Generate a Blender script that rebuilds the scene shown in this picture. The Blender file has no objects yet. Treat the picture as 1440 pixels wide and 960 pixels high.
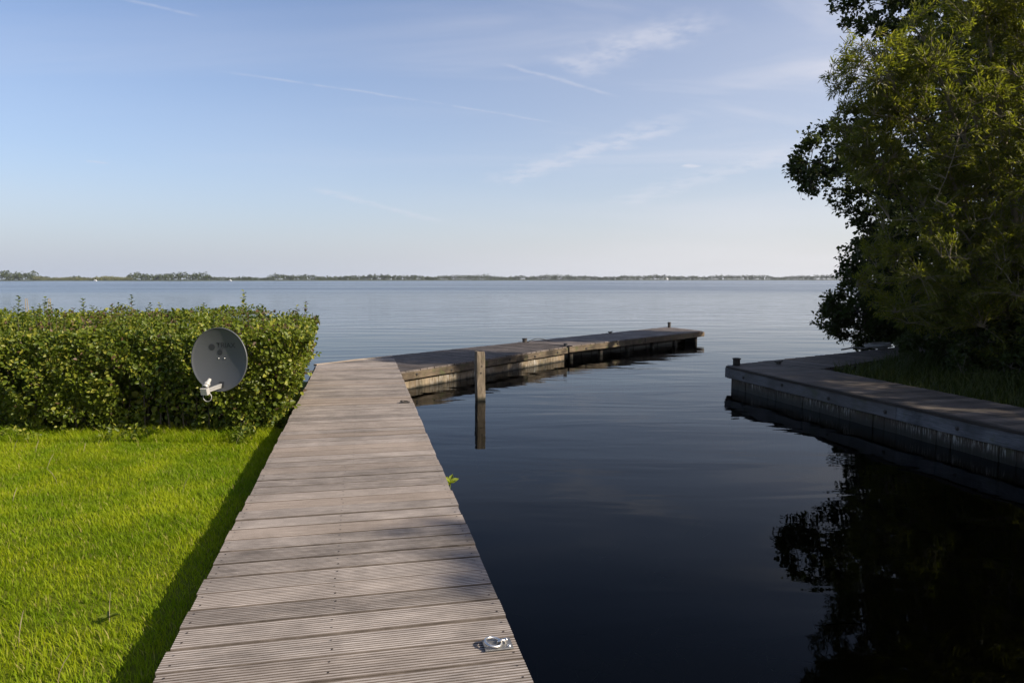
import bpy, bmesh, math, random
import numpy as np
from mathutils import Vector, Matrix, Euler

# ------------------------------------------------------------------ scene, camera, light
S = bpy.context.scene
COL = S.collection
R = math.radians
random.seed(7)

cd = bpy.data.cameras.new('camera')
cam = bpy.data.objects.new('camera', cd); COL.objects.link(cam)
cam.location = (0, 0, 1.82)
cam.rotation_euler = (R(90) - math.atan(87.5 / 1005), 0, 0)
cd.sensor_width = 36; cd.lens = 25.125
cd.clip_start = 0.05; cd.clip_end = 12000
S.camera = cam

SUN_EL, SUN_AZ = 31.0, 110.0         # azimuth clockwise from +Y
SKY_STRENGTH = 0.095
sun_dir = Vector((math.sin(R(SUN_AZ)) * math.cos(R(SUN_EL)), math.cos(R(SUN_AZ)) * math.cos(R(SUN_EL)), math.sin(R(SUN_EL))))
sd = bpy.data.lights.new('sun', 'SUN'); sun = bpy.data.objects.new('sun', sd); COL.objects.link(sun)
sd.energy = 4.7; sd.angle = R(0.53); sd.color = (1.0, 0.9, 0.76)
sun.rotation_euler = sun_dir.to_track_quat('Z', 'Y').to_euler()
sun.location = (40, -15, 30)

S.view_settings.view_transform = 'Standard'; S.view_settings.look = 'None'
S.view_settings.gamma = 1; S.view_settings.use_curve_mapping = False
S.view_settings.exposure = 0.8
S.cycles.use_denoising = True
S.cycles.max_bounces = 7; S.cycles.diffuse_bounces = 3; S.cycles.glossy_bounces = 4
S.cycles.transmission_bounces = 4; S.cycles.transparent_max_bounces = 12; S.cycles.volume_bounces = 0
S.cycles.caustics_reflective = False; S.cycles.caustics_refractive = False
S.cycles.sample_clamp_indirect = 4

class NT:
    """small helper to write node trees"""
    def __init__(s, tree): s.t = tree; tree.nodes.clear()
    def n(s, typ, **kw):
        nd = s.t.nodes.new(typ)
        for k, v in kw.items():
            if k.startswith('i_'):
                key = k[2:]; key = int(key) if key.isdigit() else key.replace('_', ' ')
                s.put(nd.inputs[key], v)
            else: setattr(nd, k, v)
        return nd
    def put(s, inp, v):
        if isinstance(v, bpy.types.NodeSocket): s.t.links.new(v, inp)
        else: inp.default_value = v
    def m(s, op, a, b=0.0, c=0.0, clamp=False):
        nd = s.t.nodes.new('ShaderNodeMath'); nd.operation = op; nd.use_clamp = clamp
        for i, v in enumerate((a, b, c)): s.put(nd.inputs[i], v)
        return nd.outputs[0]
    def mix(s, f, a, b, blend='MIX'):
        nd = s.t.nodes.new('ShaderNodeMix'); nd.data_type = 'RGBA'; nd.blend_type = blend
        s.put(nd.inputs[0], f); s.put(nd.inputs[6], a); s.put(nd.inputs[7], b)
        return nd.outputs[2]
    def ramp(s, f, lo, hi, a=0.0, b=1.0, smooth=True):
        nd = s.t.nodes.new('ShaderNodeMapRange'); nd.interpolation_type = 'SMOOTHSTEP' if smooth else 'LINEAR'
        for i, v in enumerate((f, lo, hi, a, b)): s.put(nd.inputs[i], v)
        return nd.outputs[0]
    def noise(s, vec, scale=1.0, detail=4.0, rough=0.5, dist=0.0, dim='3D'):
        nd = s.t.nodes.new('ShaderNodeTexNoise'); nd.noise_dimensions = dim
        if vec is not None: s.t.links.new(vec, nd.inputs['Vector'])
        nd.inputs['Scale'].default_value = scale; nd.inputs['Detail'].default_value = detail
        nd.inputs['Roughness'].default_value = rough; nd.inputs['Distortion'].default_value = dist
        return nd.outputs['Fac']
    def mapp(s, vec, loc=(0, 0, 0), rot=(0, 0, 0), sc=(1, 1, 1)):
        nd = s.t.nodes.new('ShaderNodeMapping'); s.t.links.new(vec, nd.inputs[0])
        nd.inputs[1].default_value = loc; nd.inputs[2].default_value = rot; nd.inputs[3].default_value = sc
        return nd.outputs[0]

# ---- world: Nishita sky with thin cirrus and old contrails
W = bpy.data.worlds.new('World'); S.world = W; W.use_nodes = True
w = NT(W.node_tree)
sky = w.n('ShaderNodeTexSky', sky_type='NISHITA', sun_disc=False, sun_elevation=R(SUN_EL), sun_rotation=R(SUN_AZ),
          altitude=0, air_density=1.0, dust_density=1.6, ozone_density=3.2)
tc = w.n('ShaderNodeTexCoord')
sep = w.n('ShaderNodeSeparateXYZ'); w.put(sep.inputs[0], tc.outputs['Generated'])
dz = w.m('ADD', w.m('MAXIMUM', sep.outputs[2], 0.0), 0.10)
px = w.m('DIVIDE', sep.outputs[0], dz); py = w.m('DIVIDE', sep.outputs[1], dz)
pv = w.n('ShaderNodeCombineXYZ', i_0=px, i_1=py).outputs[0]
wisp = w.noise(w.mapp(pv, rot=(0, 0, R(-38)), sc=(0.42, 1.5, 1)), 1.0, 5, 0.55, 1.1)
veil = w.noise(w.mapp(pv, loc=(3.1, 1.2, 0), sc=(0.3, 0.4, 1)), 1.0, 3, 0.5, 0.4)
right = w.ramp(sep.outputs[0], -0.30, 0.5, 0.22, 1.0)
m1 = w.m('MULTIPLY', w.ramp(wisp, 0.42, 0.78), w.m('MULTIPLY', w.ramp(veil, 0.32, 0.60), w.ramp(sep.outputs[2], .06, .24, 0, .62)))
m2 = w.m('MULTIPLY', w.ramp(veil, 0.28, 0.72), 0.40)
mask = w.m('MULTIPLY', w.m('ADD', m1, m2), right)
def contrail(p, q, width, amount, seed):
    """a straight, fraying trail between two points of the cloud plane"""
    global mask
    d = (q[0] - p[0], q[1] - p[1]); L = math.hypot(*d); ux, uy = d[0] / L, d[1] / L
    rx = w.m('SUBTRACT', px, p[0]); ry = w.m('SUBTRACT', py, p[1])
    al = w.m('DIVIDE', w.m('ADD', w.m('MULTIPLY', rx, ux), w.m('MULTIPLY', ry, uy)), L)
    pe = w.m('ADD', w.m('MULTIPLY', rx, -uy), w.m('MULTIPLY', ry, ux))
    nz = w.noise(w.mapp(pv, loc=(seed, 0, 0)), 5.0, 4, 0.6)
    pe = w.m('ADD', pe, w.m('MULTIPLY', w.m('SUBTRACT', nz, 0.5), width * 1.6))
    core = w.ramp(w.m('ABSOLUTE', pe), 0.0, width, 1.0, 0.0)
    ends = w.m('MULTIPLY', w.ramp(al, 0.0, 0.12), w.ramp(al, 0.7, 1.0, 1.0, 0.0))
    fray = w.ramp(w.noise(w.mapp(pv, loc=(0, seed, 0)), 9.0, 3, 0.6), 0.3, 0.62)
    mask = w.m('ADD', mask, w.m('MULTIPLY', w.m('MULTIPLY', core, ends), w.m('MULTIPLY', fray, amount)))
def sky_xy(x, y):
    a = (x - 720) / 1005; b = (480 - y) / 1005; p = math.atan(87.5 / 1005)
    v = Vector((a, math.cos(p) + b * math.sin(p), -math.sin(p) + b * math.cos(p))).normalized()
    return (v.x / (v.z + 0.1), v.y / (v.z + 0.1))
contrail(sky_xy(290, 98), sky_xy(830, 182), 0.018, 0.22, 1.7)
contrail(sky_xy(150, -6), sky_xy(290, 26), 0.016, 0.26, 4.1)
contrail(sky_xy(700, 88), sky_xy(880, 140), 0.022, 0.22, 7.7)
contrail(sky_xy(430, 262), sky_xy(640, 318), 0.09, 0.32, 9.3)
contrail(sky_xy(120, 226), sky_xy(158, 230), 0.04, 0.4, 2.3)
contrail(sky_xy(960, 232), sky_xy(984, 236), 0.05, 0.5, 5.3)
contrail(sky_xy(690, 262), sky_xy(1010, 150), 0.18, 0.34, 6.3)
contrail(sky_xy(860, 290), sky_xy(1200, 190), 0.20, 0.26, 8.1)
contrail(sky_xy(790, 105), sky_xy(1040, 10), 0.16, 0.32, 3.3)
mask = w.m('MINIMUM', mask, 0.85)
tint = w.mix(1.0, sky.outputs[0], (.98, .93, .98, 1), 'MULTIPLY')
skyc = w.mix(mask, tint, (4.6, 4.6, 5.1, 1))
# thicker, greyer air close to the horizon
hz = w.m('POWER', w.m('SUBTRACT', 1.0, w.m('MAXIMUM', sep.outputs[2], 0.0)), 7.5)
side_ = w.ramp(sep.outputs[0], -.6, .55, 0, 1)
skyc = w.mix(w.m('MULTIPLY', hz, .85), skyc, w.mix(side_, (3.4, 3.75, 4.5, 1), (5.4, 5.4, 5.6, 1)))
bg = w.n('ShaderNodeBackground'); w.put(bg.inputs[0], skyc); bg.inputs[1].default_value = SKY_STRENGTH
wo = w.n('ShaderNodeOutputWorld'); w.put(wo.inputs[0], bg.outputs[0])

# ------------------------------------------------------------------ helpers
class MB:
    """collects faces (with uv: u along the grain, v across) and links them as ONE mesh object"""
    def __init__(s): s.v = []; s.f = []; s.uv = []; s.mi = []; s.off = 0.0
    def face(s, pts, uvs=None, mi=0):
        b = len(s.v); s.v += [tuple(p) for p in pts]; s.f.append(tuple(range(b, b + len(pts))))
        s.uv += (uvs or [(0, 0)] * len(pts)); s.mi.append(mi)
    def grid(s, rows, uvrows, mi=0, close=False):
        """rows of points -> shared-vertex quads"""
        b = len(s.v); n = len(rows[0])
        for r in rows: s.v += [tuple(p) for p in r]
        for i in range(len(rows) - 1):
            for j in range(n if close else n - 1):
                k = (j + 1) % n
                s.f.append((b + i * n + j, b + i * n + k, b + (i + 1) * n + k, b + (i + 1) * n + j))
                s.uv += [uvrows[i][j], uvrows[i][k], uvrows[i + 1][k], uvrows[i + 1][j]]; s.mi.append(mi)
        return b, n
    def cap(s, idx, mi=0):
        s.f.append(tuple(idx)); s.uv += [(0, i * .01) for i in range(len(idx))]; s.mi.append(mi)
    def loft(s, a, b, prof, up, seg=1, jit=0.0, mi=0, rnd=random):
        """profile (x side, y up) swept from a to b, closed with caps; jit roughens it"""
        a = Vector(a); b = Vector(b); ax = (b - a); L = ax.length; ax.normalize()
        up = Vector(up); sd_ = ax.cross(up).normalized(); up = sd_.cross(ax)
        s.off += 3.37; per = [0]
        for i in range(len(prof)):
            p, q = prof[i], prof[(i + 1) % len(prof)]; per.append(per[-1] + math.hypot(p[0] - q[0], p[1] - q[1]))
        rows, uvr = [], []
        for i in range(seg + 1):
            t = i / seg; c = a.lerp(b, t); jx, jy = rnd.uniform(-jit, jit), rnd.uniform(-jit, jit)
            rows.append([c + sd_ * (x + jx + rnd.uniform(-jit, jit) * .4) + up * (y + jy + rnd.uniform(-jit, jit) * .4) for x, y in prof])
            uvr.append([(t * L + s.off, per[j] + s.off) for j in range(len(prof))])
        b0, n = s.grid(rows, uvr, mi, True)
        s.cap([b0 + j for j in range(n)][::-1], mi); s.cap([b0 + seg * n + j for j in range(n)], mi)
    def board(s, a, b, w_, h_, up=(0, 0, 1), seg=1, jit=0.0, mi=0, ch=0.004):
        x, y = w_ / 2, h_ / 2; c = min(ch, x * .4, y * .4)
        s.loft(a, b, [(-x, -y + c), (-x + c, -y), (x - c, -y), (x, -y + c), (x, y - c), (x - c, y), (-x + c, y), (-x, y - c)], up, seg, jit, mi)
    def tube(s, pts, rad, sides=8, mi=0, caps=True):
        pts = [Vector(p) for p in pts]; n = len(pts)
        if not hasattr(rad, '__len__'): rad = [rad] * n
        rows, uvr, L = [], [], 0.0; s.off += 1.7
        ref = None
        for i in range(n):
            d = (pts[min(i + 1, n - 1)] - pts[max(i - 1, 0)]).normalized()
            if ref is None: ref = d.orthogonal().normalized()
            ref = (ref - d * ref.dot(d)); ref = ref.normalized() if ref.length > 1e-6 else d.orthogonal().normalized()
            bi = d.cross(ref)
            if i: L += (pts[i] - pts[i - 1]).length
            rows.append([pts[i] + (ref * math.cos(2 * math.pi * k / sides) + bi * math.sin(2 * math.pi * k / sides)) * rad[i] for k in range(sides)])
            uvr.append([(L + s.off, 2 * math.pi * rad[i] * k / sides + s.off) for k in range(sides)])
        b0, k = s.grid(rows, uvr, mi, True)
        if caps: s.cap([b0 + j for j in range(k)][::-1], mi); s.cap([b0 + (n - 1) * k + j for j in range(k)], mi)
    def lathe(s, prof, origin=(0, 0, 0), axis=(0, 0, 1), sides=16, mi=0):
        ax = Vector(axis).normalized(); o = Vector(origin); r = ax.orthogonal().normalized(); q = ax.cross(r)
        rows = [[o + ax * z + (r * math.cos(2 * math.pi * k / sides) + q * math.sin(2 * math.pi * k / sides)) * max(rr, 1e-4) for k in range(sides)] for rr, z in prof]
        s.grid(rows, [[(z, k / sides * .1) for k in range(sides)] for rr, z in prof], mi, True)
    def torus(s, c, R_, r_, axis, n=28, m=10, mi=0, a0=0, a1=2 * math.pi):
        ax = Vector(axis).normalized(); e = ax.orthogonal().normalized(); q = ax.cross(e); c = Vector(c)
        full = abs(a1 - a0 - 2 * math.pi) < 1e-6
        pts = [c + (e * math.cos(a0 + (a1 - a0) * i / n) + q * math.sin(a0 + (a1 - a0) * i / n)) * R_ for i in range(n + 1)]
        s.tube(pts, r_, m, mi, not full)
    def build(s, name, mats, parent=None, smooth=False, angle=None):
        me = bpy.data.meshes.new(name); me.from_pydata(s.v, [], s.f)
        uv = me.uv_layers.new(name='UVMap'); uv.data.foreach_set('uv', np.array(s.uv, dtype=np.float32).ravel())
        for m_ in (mats if isinstance(mats, (list, tuple)) else [mats]): me.materials.append(m_)
        me.polygons.foreach_set('material_index', s.mi)
        if smooth: me.polygons.foreach_set('use_smooth', [True] * len(s.f))
        bm = bmesh.new(); bm.from_mesh(me); bmesh.ops.recalc_face_normals(bm, faces=bm.faces); bm.to_mesh(me); bm.free()
        me.update()
        return link(name, me, parent)

def link(name, me, parent=None):
    o = bpy.data.objects.new(name, me); COL.objects.link(o)
    if parent: o.parent = parent; o.matrix_parent_inverse = parent.matrix_world.inverted()
    return o
def tag(o, label=None, cat=None, group=None, kind=None):
    if label: o['label'] = label
    if cat: o['category'] = cat
    if group: o['group'] = group
    if kind: o['kind'] = kind
    return o
def thing(name, label, cat, loc=(0, 0, 0), group=None):
    o = bpy.data.objects.new(name, None); COL.objects.link(o); o.location = loc
    o.empty_display_size = .1
    o.matrix_world = Matrix.Translation(loc)
    return tag(o, label, cat, group)
def np_mesh(name, V, F, mats, parent=None, smooth=False):
    """V (n,3), F (m,k) -> object, fast"""
    me = bpy.data.meshes.new(name); V = np.ascontiguousarray(V, dtype=np.float32); F = np.ascontiguousarray(F, dtype=np.int32)
    me.vertices.add(len(V)); me.vertices.foreach_set('co', V.ravel())
    me.loops.add(F.size); me.loops.foreach_set('vertex_index', F.ravel())
    me.polygons.add(len(F)); me.polygons.foreach_set('loop_start', np.arange(len(F), dtype=np.int32) * F.shape[1])
    if smooth: me.polygons.foreach_set('use_smooth', np.ones(len(F), dtype=bool))
    for m_ in (mats if isinstance(mats, (list, tuple)) else [mats]): me.materials.append(m_)
    me.update(calc_edges=True); me.validate()
    return link(name, me, parent)
def unit(a): return a / np.maximum(np.linalg.norm(a, axis=-1, keepdims=True), 1e-9)
def leaf_mesh(P, A, N, L, Wd, fold=0.25, curl=0.12):
    """leaves at P along A with face normal about N: two folded quads each"""
    A = unit(A); B = unit(np.cross(N, A)); N = np.cross(A, B)
    L = L[:, None]; Wd = Wd[:, None]
    v0 = P; v3 = P + A * L - N * L * curl
    def side(sg, t, wf): return P + A * L * t + B * sg * Wd * wf + N * (Wd * fold - L * curl * t * t)
    l1, l2 = side(-1, .28, .46), side(-1, .66, .40); r1, r2 = side(1, .28, .46), side(1, .66, .40)
    V = np.stack([v0, l1, l2, v3, r2, r1], 1).reshape(-1, 3)
    i = np.arange(len(P))[:, None] * 6
    F = np.concatenate([i + np.array([[0, 3, 2, 1]]), i + np.array([[0, 5, 4, 3]])], 0)
    return V, F
def nz3(p, f, seed):
    """cheap smooth noise about -1..1"""
    x, y, z = p[..., 0] * f + seed, p[..., 1] * f + seed * 1.7, p[..., 2] * f - seed
    return (np.sin(x + 1.3 * np.sin(y * .9 + z)) + np.sin(y * 1.3 + 1.1 * np.sin(z * 1.2 + x * .7)) + np.sin(z * 1.1 + 1.2 * np.sin(x * 1.4))) / 3

# ------------------------------------------------------------------ materials
def mat(name):
    m_ = bpy.data.materials.new(name); m_.use_nodes = True
    return m_, NT(m_.node_tree)
def finish(t, bsdf, disp=None):
    o = t.n('ShaderNodeOutputMaterial'); t.put(o.inputs[0], bsdf)
def plain(name, col, rough=.6, metal=0.0, var=.25, scale=12, spec=.5, bump=0.0):
    m_, t = mat(name); g = t.n('ShaderNodeTexCoord').outputs['Object']
    n1 = t.noise(g, scale, 5, .6)
    c = t.mix(n1, tuple(x * (1 - var) for x in col) + (1,), tuple(min(1, x * (1 + var)) for x in col) + (1,))
    b = t.n('ShaderNodeBsdfPrincipled'); t.put(b.inputs['Base Color'], c)
    t.put(b.inputs['Roughness'], t.ramp(n1, .2, .8, rough * .8, min(1, rough * 1.2))); b.inputs['Metallic'].default_value = metal
    b.inputs['Specular IOR Level'].default_value = spec
    if bump:
        bp = t.n('ShaderNodeBump', i_Strength=.6, i_Distance=bump); t.put(bp.inputs['Height'], t.noise(g, scale * 5, 4, .6)); t.put(b.inputs['Normal'], bp.outputs[0])
    finish(t, b.outputs[0]); return m_
def wood(name, dark, mid, light, rough=.75, wet=None, streak=None, green=0.0, bump=.0015, patch=0.5, con=1.0, tone=.78):
    """weathered timber; grain runs along uv.u. wet=(z0,z1): damp dark foot; streak: pale lime runs"""
    m_, t = mat(name); tcn = t.n('ShaderNodeTexCoord'); uv = tcn.outputs['UV']; ob = tcn.outputs['Object']
    isl = t.n('ShaderNodeNewGeometry').outputs['Random Per Island']
    grain = t.noise(t.mapp(uv, sc=(5, 95, 1)), 1, 5, .68, .6)
    long_ = t.noise(t.mapp(uv, sc=(2.4, 15, 1)), 1, 5, .66, .3)
    fine = t.noise(t.mapp(uv, sc=(9, 300, 1)), 1, 2, .5)
    blot = t.noise(ob, 2.3, 5, .62, .4)
    c = t.mix(t.ramp(long_, .3, .7, 1 - con, 1), dark + (1,), mid + (1,))
    c = t.mix(t.ramp(grain, .42, .72, 0, con), c, light + (1,))
    c = t.mix(t.ramp(isl, 0, 1, 0, .55, False), c, mid + (1,))
    tone = t.ramp(isl, 0, 1, tone, 1.16, False)
    tone = t.m('MULTIPLY', tone, t.ramp(blot, .25, .75, 1 - patch * .45, 1 + patch * .3))
    tone = t.m('MULTIPLY', tone, t.ramp(fine, .3, .7, .85, 1.12))
    vm = t.n('ShaderNodeVectorMath', operation='SCALE'); t.put(vm.inputs[0], c); t.put(vm.inputs['Scale'], tone); c = vm.outputs[0]
    isl2 = t.m('FRACT', t.m('MULTIPLY', isl, 37.3))
    c = t.mix(t.ramp(isl2, .55, 1, 0, .45), c, t.mix(.5, mid + (1,), (mid[0] * 1.15, mid[1] * .95, mid[2] * .72, 1)))
    if green:
        c = t.mix(t.m('MULTIPLY', t.ramp(t.noise(ob, 5.1, 5, .65), .52, .7), green), c, (.07, .075, .03, 1))
    ro = rough
    if streak:
        sn = t.noise(t.mapp(uv, sc=(4.5, 38, 1)), 1, 5, .7, .5)
        sm = t.m('MULTIPLY', t.ramp(sn, .50, .66), t.ramp(t.noise(ob, 1.7, 3, .5), .38, .6))
        c = t.mix(t.m('MULTIPLY', sm, streak), c, (.5, .49, .45, 1))
    if wet:
        sz = t.n('ShaderNodeSeparateXYZ'); t.put(sz.inputs[0], ob)
        zz = t.m('ADD', sz.outputs[2], t.m('MULTIPLY', t.m('SUBTRACT', t.noise(ob, 6, 4, .6), .5), .09))
        wm = t.ramp(zz, wet[0], wet[1], 1, 0)
        c = t.mix(t.m('MULTIPLY', wm, .93), c, (.012, .013, .009, 1)); ro = t.ramp(wm, 0, 1, rough, .35)
    b = t.n('ShaderNodeBsdfPrincipled'); t.put(b.inputs['Base Color'], c); t.put(b.inputs['Roughness'], ro)
    b.inputs['Specular IOR Level'].default_value = .25
    bp = t.n('ShaderNodeBump', i_Strength=.8, i_Distance=bump); t.put(bp.inputs['Height'], t.m('ADD', grain, t.m('MULTIPLY', long_, .6)))
    t.put(b.inputs['Normal'], bp.outputs[0]); finish(t, b.outputs[0]); return m_
def foliage(name, a, b_, tip=None, rough=.45, trans=.35, spec=.4, tipamt=.25, clump=1.2):
    m_, t = mat(name); ob = t.n('ShaderNodeTexCoord').outputs['Object']
    isl = t.n('ShaderNodeNewGeometry').outputs['Random Per Island']
    cl = t.noise(ob, clump, 3, .55)
    f = t.m('ADD', t.m('MULTIPLY', isl, .55), t.m('MULTIPLY', t.ramp(cl, .3, .7), .45))
    c = t.mix(f, a + (1,), b_ + (1,))
    if tip: c = t.mix(t.ramp(t.m('FRACT', t.m('MULTIPLY', isl, 17.7)), 1 - tipamt, 1, 0, .9), c, tip + (1,))
    b = t.n('ShaderNodeBsdfPrincipled'); t.put(b.inputs['Base Color'], c); b.inputs['Roughness'].default_value = rough
    b.inputs['Specular IOR Level'].default_value = spec
    tr = t.n('ShaderNodeBsdfTranslucent'); vm = t.n('ShaderNodeVectorMath', operation='MULTIPLY')
    t.put(vm.inputs[0], c); vm.inputs[1].default_value = (1.5, 1.6, .55); t.put(tr.inputs[0], vm.outputs[0])
    mx = t.n('ShaderNodeMixShader', i_0=trans); t.put(mx.inputs[1], b.outputs[0]); t.put(mx.inputs[2], tr.outputs[0])
    finish(t, mx.outputs[0]); return m_

M = {}
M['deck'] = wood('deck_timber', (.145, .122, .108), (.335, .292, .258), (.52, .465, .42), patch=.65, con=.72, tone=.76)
M['groove'] = wood('groove_dirt_and_shade', (.055, .044, .036), (.115, .094, .078), (.19, .158, .134), patch=.6)  # dirt plus painted shade, darkening plank grooves and the sides of the gaps
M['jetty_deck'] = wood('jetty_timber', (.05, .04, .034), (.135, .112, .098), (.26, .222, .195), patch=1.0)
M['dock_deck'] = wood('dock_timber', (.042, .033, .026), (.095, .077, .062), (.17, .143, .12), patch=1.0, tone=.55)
M['edge_board'] = wood('edge_timber', (.22, .16, .10), (.36, .28, .20), (.46, .39, .31), green=.5)
M['fascia'] = wood('fascia_timber', (.032, .024, .016), (.10, .075, .048), (.24, .185, .125), green=.85, patch=1.8)
M['grey_fascia'] = wood('grey_fascia_timber', (.05, .049, .05), (.115, .114, .118), (.185, .184, .19), green=.5, patch=1.2)
M['piling'] = wood('piling_timber', (.055, .041, .026), (.18, .138, .09), (.36, .285, .19), wet=(-.01, .055), streak=.8, green=.45, patch=1.3)
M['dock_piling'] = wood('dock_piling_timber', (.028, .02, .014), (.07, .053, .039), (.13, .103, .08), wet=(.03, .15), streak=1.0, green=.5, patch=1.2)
M['post'] = wood('post_timber', (.045, .035, .025), (.15, .12, .083), (.29, .235, .17), wet=(.02, .09), green=.5, patch=1.3)
M['dark_timber'] = wood('dark_timber', (.018, .015, .012), (.04, .032, .026), (.07, .056, .044), wet=(.0, .1))
M['screw'] = plain('rusted_screw', (.035, .026, .022), .6, .3)
M['steel'] = plain('stainless_steel', (.66, .64, .60), .36, 1.0, .12, 30)
M['plate_steel'] = plain('plate_steel', (.22, .215, .205), .55, .8, .3, 40)
M['iron'] = plain('dark_iron', (.06, .052, .045), .6, .6)
M['dish'] = plain('dish_paint', (.070, .072, .075), .45, 0, .06, 6)
M['dish_mark'] = plain('dish_print', (.018, .019, .021), .6)
M['pale_plastic'] = plain('pale_plastic', (.36, .345, .315), .45, 0, .08)
M['grey_metal'] = plain('galvanised_metal', (.42, .41, .39), .45, .6, .15)
M['black'] = plain('black_rubber', (.018, .018, .018), .6)
M['rope'] = plain('pale_rope', (.22, .20, .17), .9, 0, .3, 60)
M['white'] = plain('white_paint', (.8, .8, .79), .5, 0, .05)
M['cane'] = plain('dry_cane', (.24, .19, .12), .8)
M['bark'] = plain('bark', (.11, .095, .075), .9, 0, .45, 9, .2, .004)
M['willow_bark'] = plain('willow_bark', (.20, .165, .11), .85, 0, .4, 9, .2, .003)
M['twig'] = plain('twig', (.07, .055, .035), .9)
M['soil'] = plain('soil', (.05, .042, .028), .95, 0, .4, 4, .2, .01)
M['hedge_leaf'] = foliage('hedge_leaf', (.035, .062, .006), (.15, .18, .016), (.27, .26, .035), .42, .34, .28, .35)
M['hedge_brown'] = foliage('hedge_brown_leaf', (.07, .045, .02), (.12, .07, .035), None, .5, .25, .4)
M['willow_leaf'] = foliage('willow_leaf', (.075, .092, .011), (.18, .175, .032), (.27, .24, .065), .45, .55, .3, .2, .8)
M['alder_leaf'] = foliage('alder_leaf', (.024, .036, .009), (.056, .072, .016), None, .5, .28, .18)
M['bank_leaf'] = foliage('bank_leaf', (.03, .05, .010), (.075, .10, .016), None, .55, .3, .2)
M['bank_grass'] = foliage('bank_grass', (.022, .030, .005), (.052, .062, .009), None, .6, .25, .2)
M['sprig'] = foliage('sprig_leaf', (.12, .16, .02), (.26, .30, .03), None, .4, .4)
M['far_leaf'] = foliage('far_leaf', (.03, .045, .016), (.065, .08, .03), None, .8, .1, .1, .2, .02)
M['far_bank'] = plain('far_bank', (.05, .06, .028), .95, 0, .3, .05, .1)
M['far_reed'] = foliage('far_reed', (.10, .11, .045), (.15, .15, .06), None, .8, .1, .1, .2, .02)

def grass_mat():
    m_, t = mat('grass'); ob = t.n('ShaderNodeTexCoord').outputs['Object']
    isl = t.n('ShaderNodeNewGeometry').outputs['Random Per Island']
    pn = t.noise(ob, 1.6, 4, .6)
    c = t.mix(t.ramp(pn, .35, .66), (.125, .18, .003, 1), (.28, .295, .008, 1))
    c = t.mix(t.m('MULTIPLY', isl, .6), c, (.17, .26, .005, 1))
    c = t.mix(t.ramp(t.m('FRACT', t.m('MULTIPLY', isl, 23.1)), .93, .97), c, (.33, .28, .09, 1))
    b = t.n('ShaderNodeBsdfPrincipled'); t.put(b.inputs['Base Color'], c); b.inputs['Roughness'].default_value = .6
    b.inputs['Specular IOR Level'].default_value = .12
    tr = t.n('ShaderNodeBsdfTranslucent'); vm = t.n('ShaderNodeVectorMath', operation='MULTIPLY')
    t.put(vm.inputs[0], c); vm.inputs[1].default_value = (1.6, 1.8, .4); t.put(tr.inputs[0], vm.outputs[0])
    mx = t.n('ShaderNodeMixShader', i_0=.45); t.put(mx.inputs[1], b.outputs[0]); t.put(mx.inputs[2], tr.outputs[0])
    finish(t, mx.outputs[0]); return m_
M['grass'] = grass_mat()
def turf_mat():
    m_, t = mat('turf'); ob = t.n('ShaderNodeTexCoord').outputs['Object']
    c = t.mix(t.noise(ob, 30, 5, .7), (.045, .065, .006, 1), (.14, .16, .010, 1))
    b = t.n('ShaderNodeBsdfPrincipled'); t.put(b.inputs['Base Color'], c); b.inputs['Roughness'].default_value = .95
    b.inputs['Specular IOR Level'].default_value = .1
    finish(t, b.outputs[0]); return m_
M['turf'] = turf_mat()

def water_mat():
    m_, t = mat('water'); ob = t.n('ShaderNodeTexCoord').outputs['Object']
    s3 = t.n('ShaderNodeSeparateXYZ'); t.put(s3.inputs[0], ob); Y = s3.outputs[1]
    swell = t.noise(t.mapp(ob, rot=(0, 0, R(-8)), sc=(.30, 1.0, 1)), 1, 3, .5, .5)
    rip = t.noise(t.mapp(ob, rot=(0, 0, R(6)), sc=(1.1, 4.2, 1)), 1, 3, .55, .4)
    tiny = t.noise(t.mapp(ob, rot=(0, 0, R(-20)), sc=(4, 11, 1)), 1, 2, .5)
    gust = t.noise(t.mapp(ob, sc=(.012, .05, 1)), 1, 4, .55)
    far = t.ramp(Y, 14, 46); near = t.ramp(Y, 2, 14, .25, 1)
    a1 = t.m('MULTIPLY', swell, t.m('ADD', t.m('MULTIPLY', near, .021), t.m('MULTIPLY', far, .065)))
    a2 = t.m('MULTIPLY', rip, t.m('ADD', t.m('MULTIPLY', near, .0011), t.m('MULTIPLY', far, .016)))
    a3 = t.m('MULTIPLY', tiny, t.m('MULTIPLY', far, .004))
    h = t.m('ADD', a1, t.m('ADD', a2, a3))
    bp = t.n('ShaderNodeBump', i_Strength=1.0, i_Distance=1.0); t.put(bp.inputs['Height'], h)
    band = t.m('MULTIPLY', t.ramp(Y, 55, 130), t.ramp(gust, .3, .62, .35, 1))
    ro = t.m('ADD', .012, t.m('ADD', t.m('MULTIPLY', far, .05), t.m('MULTIPLY', band, .17)))
    gl = t.n('ShaderNodeBsdfGlossy'); t.put(gl.inputs['Roughness'], ro); gl.inputs['Color'].default_value = (.93, .965, 1, 1)
    t.put(gl.inputs['Normal'], bp.outputs[0])
    tp = t.n('ShaderNodeBsdfTransparent'); tp.inputs[0].default_value = (.18, .17, .12, 1)
    fr = t.n('ShaderNodeFresnel', i_IOR=1.333); t.put(fr.inputs['Normal'], bp.outputs[0])
    mx = t.n('ShaderNodeMixShader'); t.put(mx.inputs[0], t.m('MULTIPLY', t.m('POWER', fr.outputs[0], 1.42), t.m('SUBTRACT', 1.0, t.m('MULTIPLY', band, .32)))); t.put(mx.inputs[1], tp.outputs[0]); t.put(mx.inputs[2], gl.outputs[0])
    finish(t, mx.outputs[0]); return m_
M['water'] = water_mat()
M['bed'] = plain('lake_bed', (.035, .03, .018), .95, 0, .5, 1.5, .1)

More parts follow.
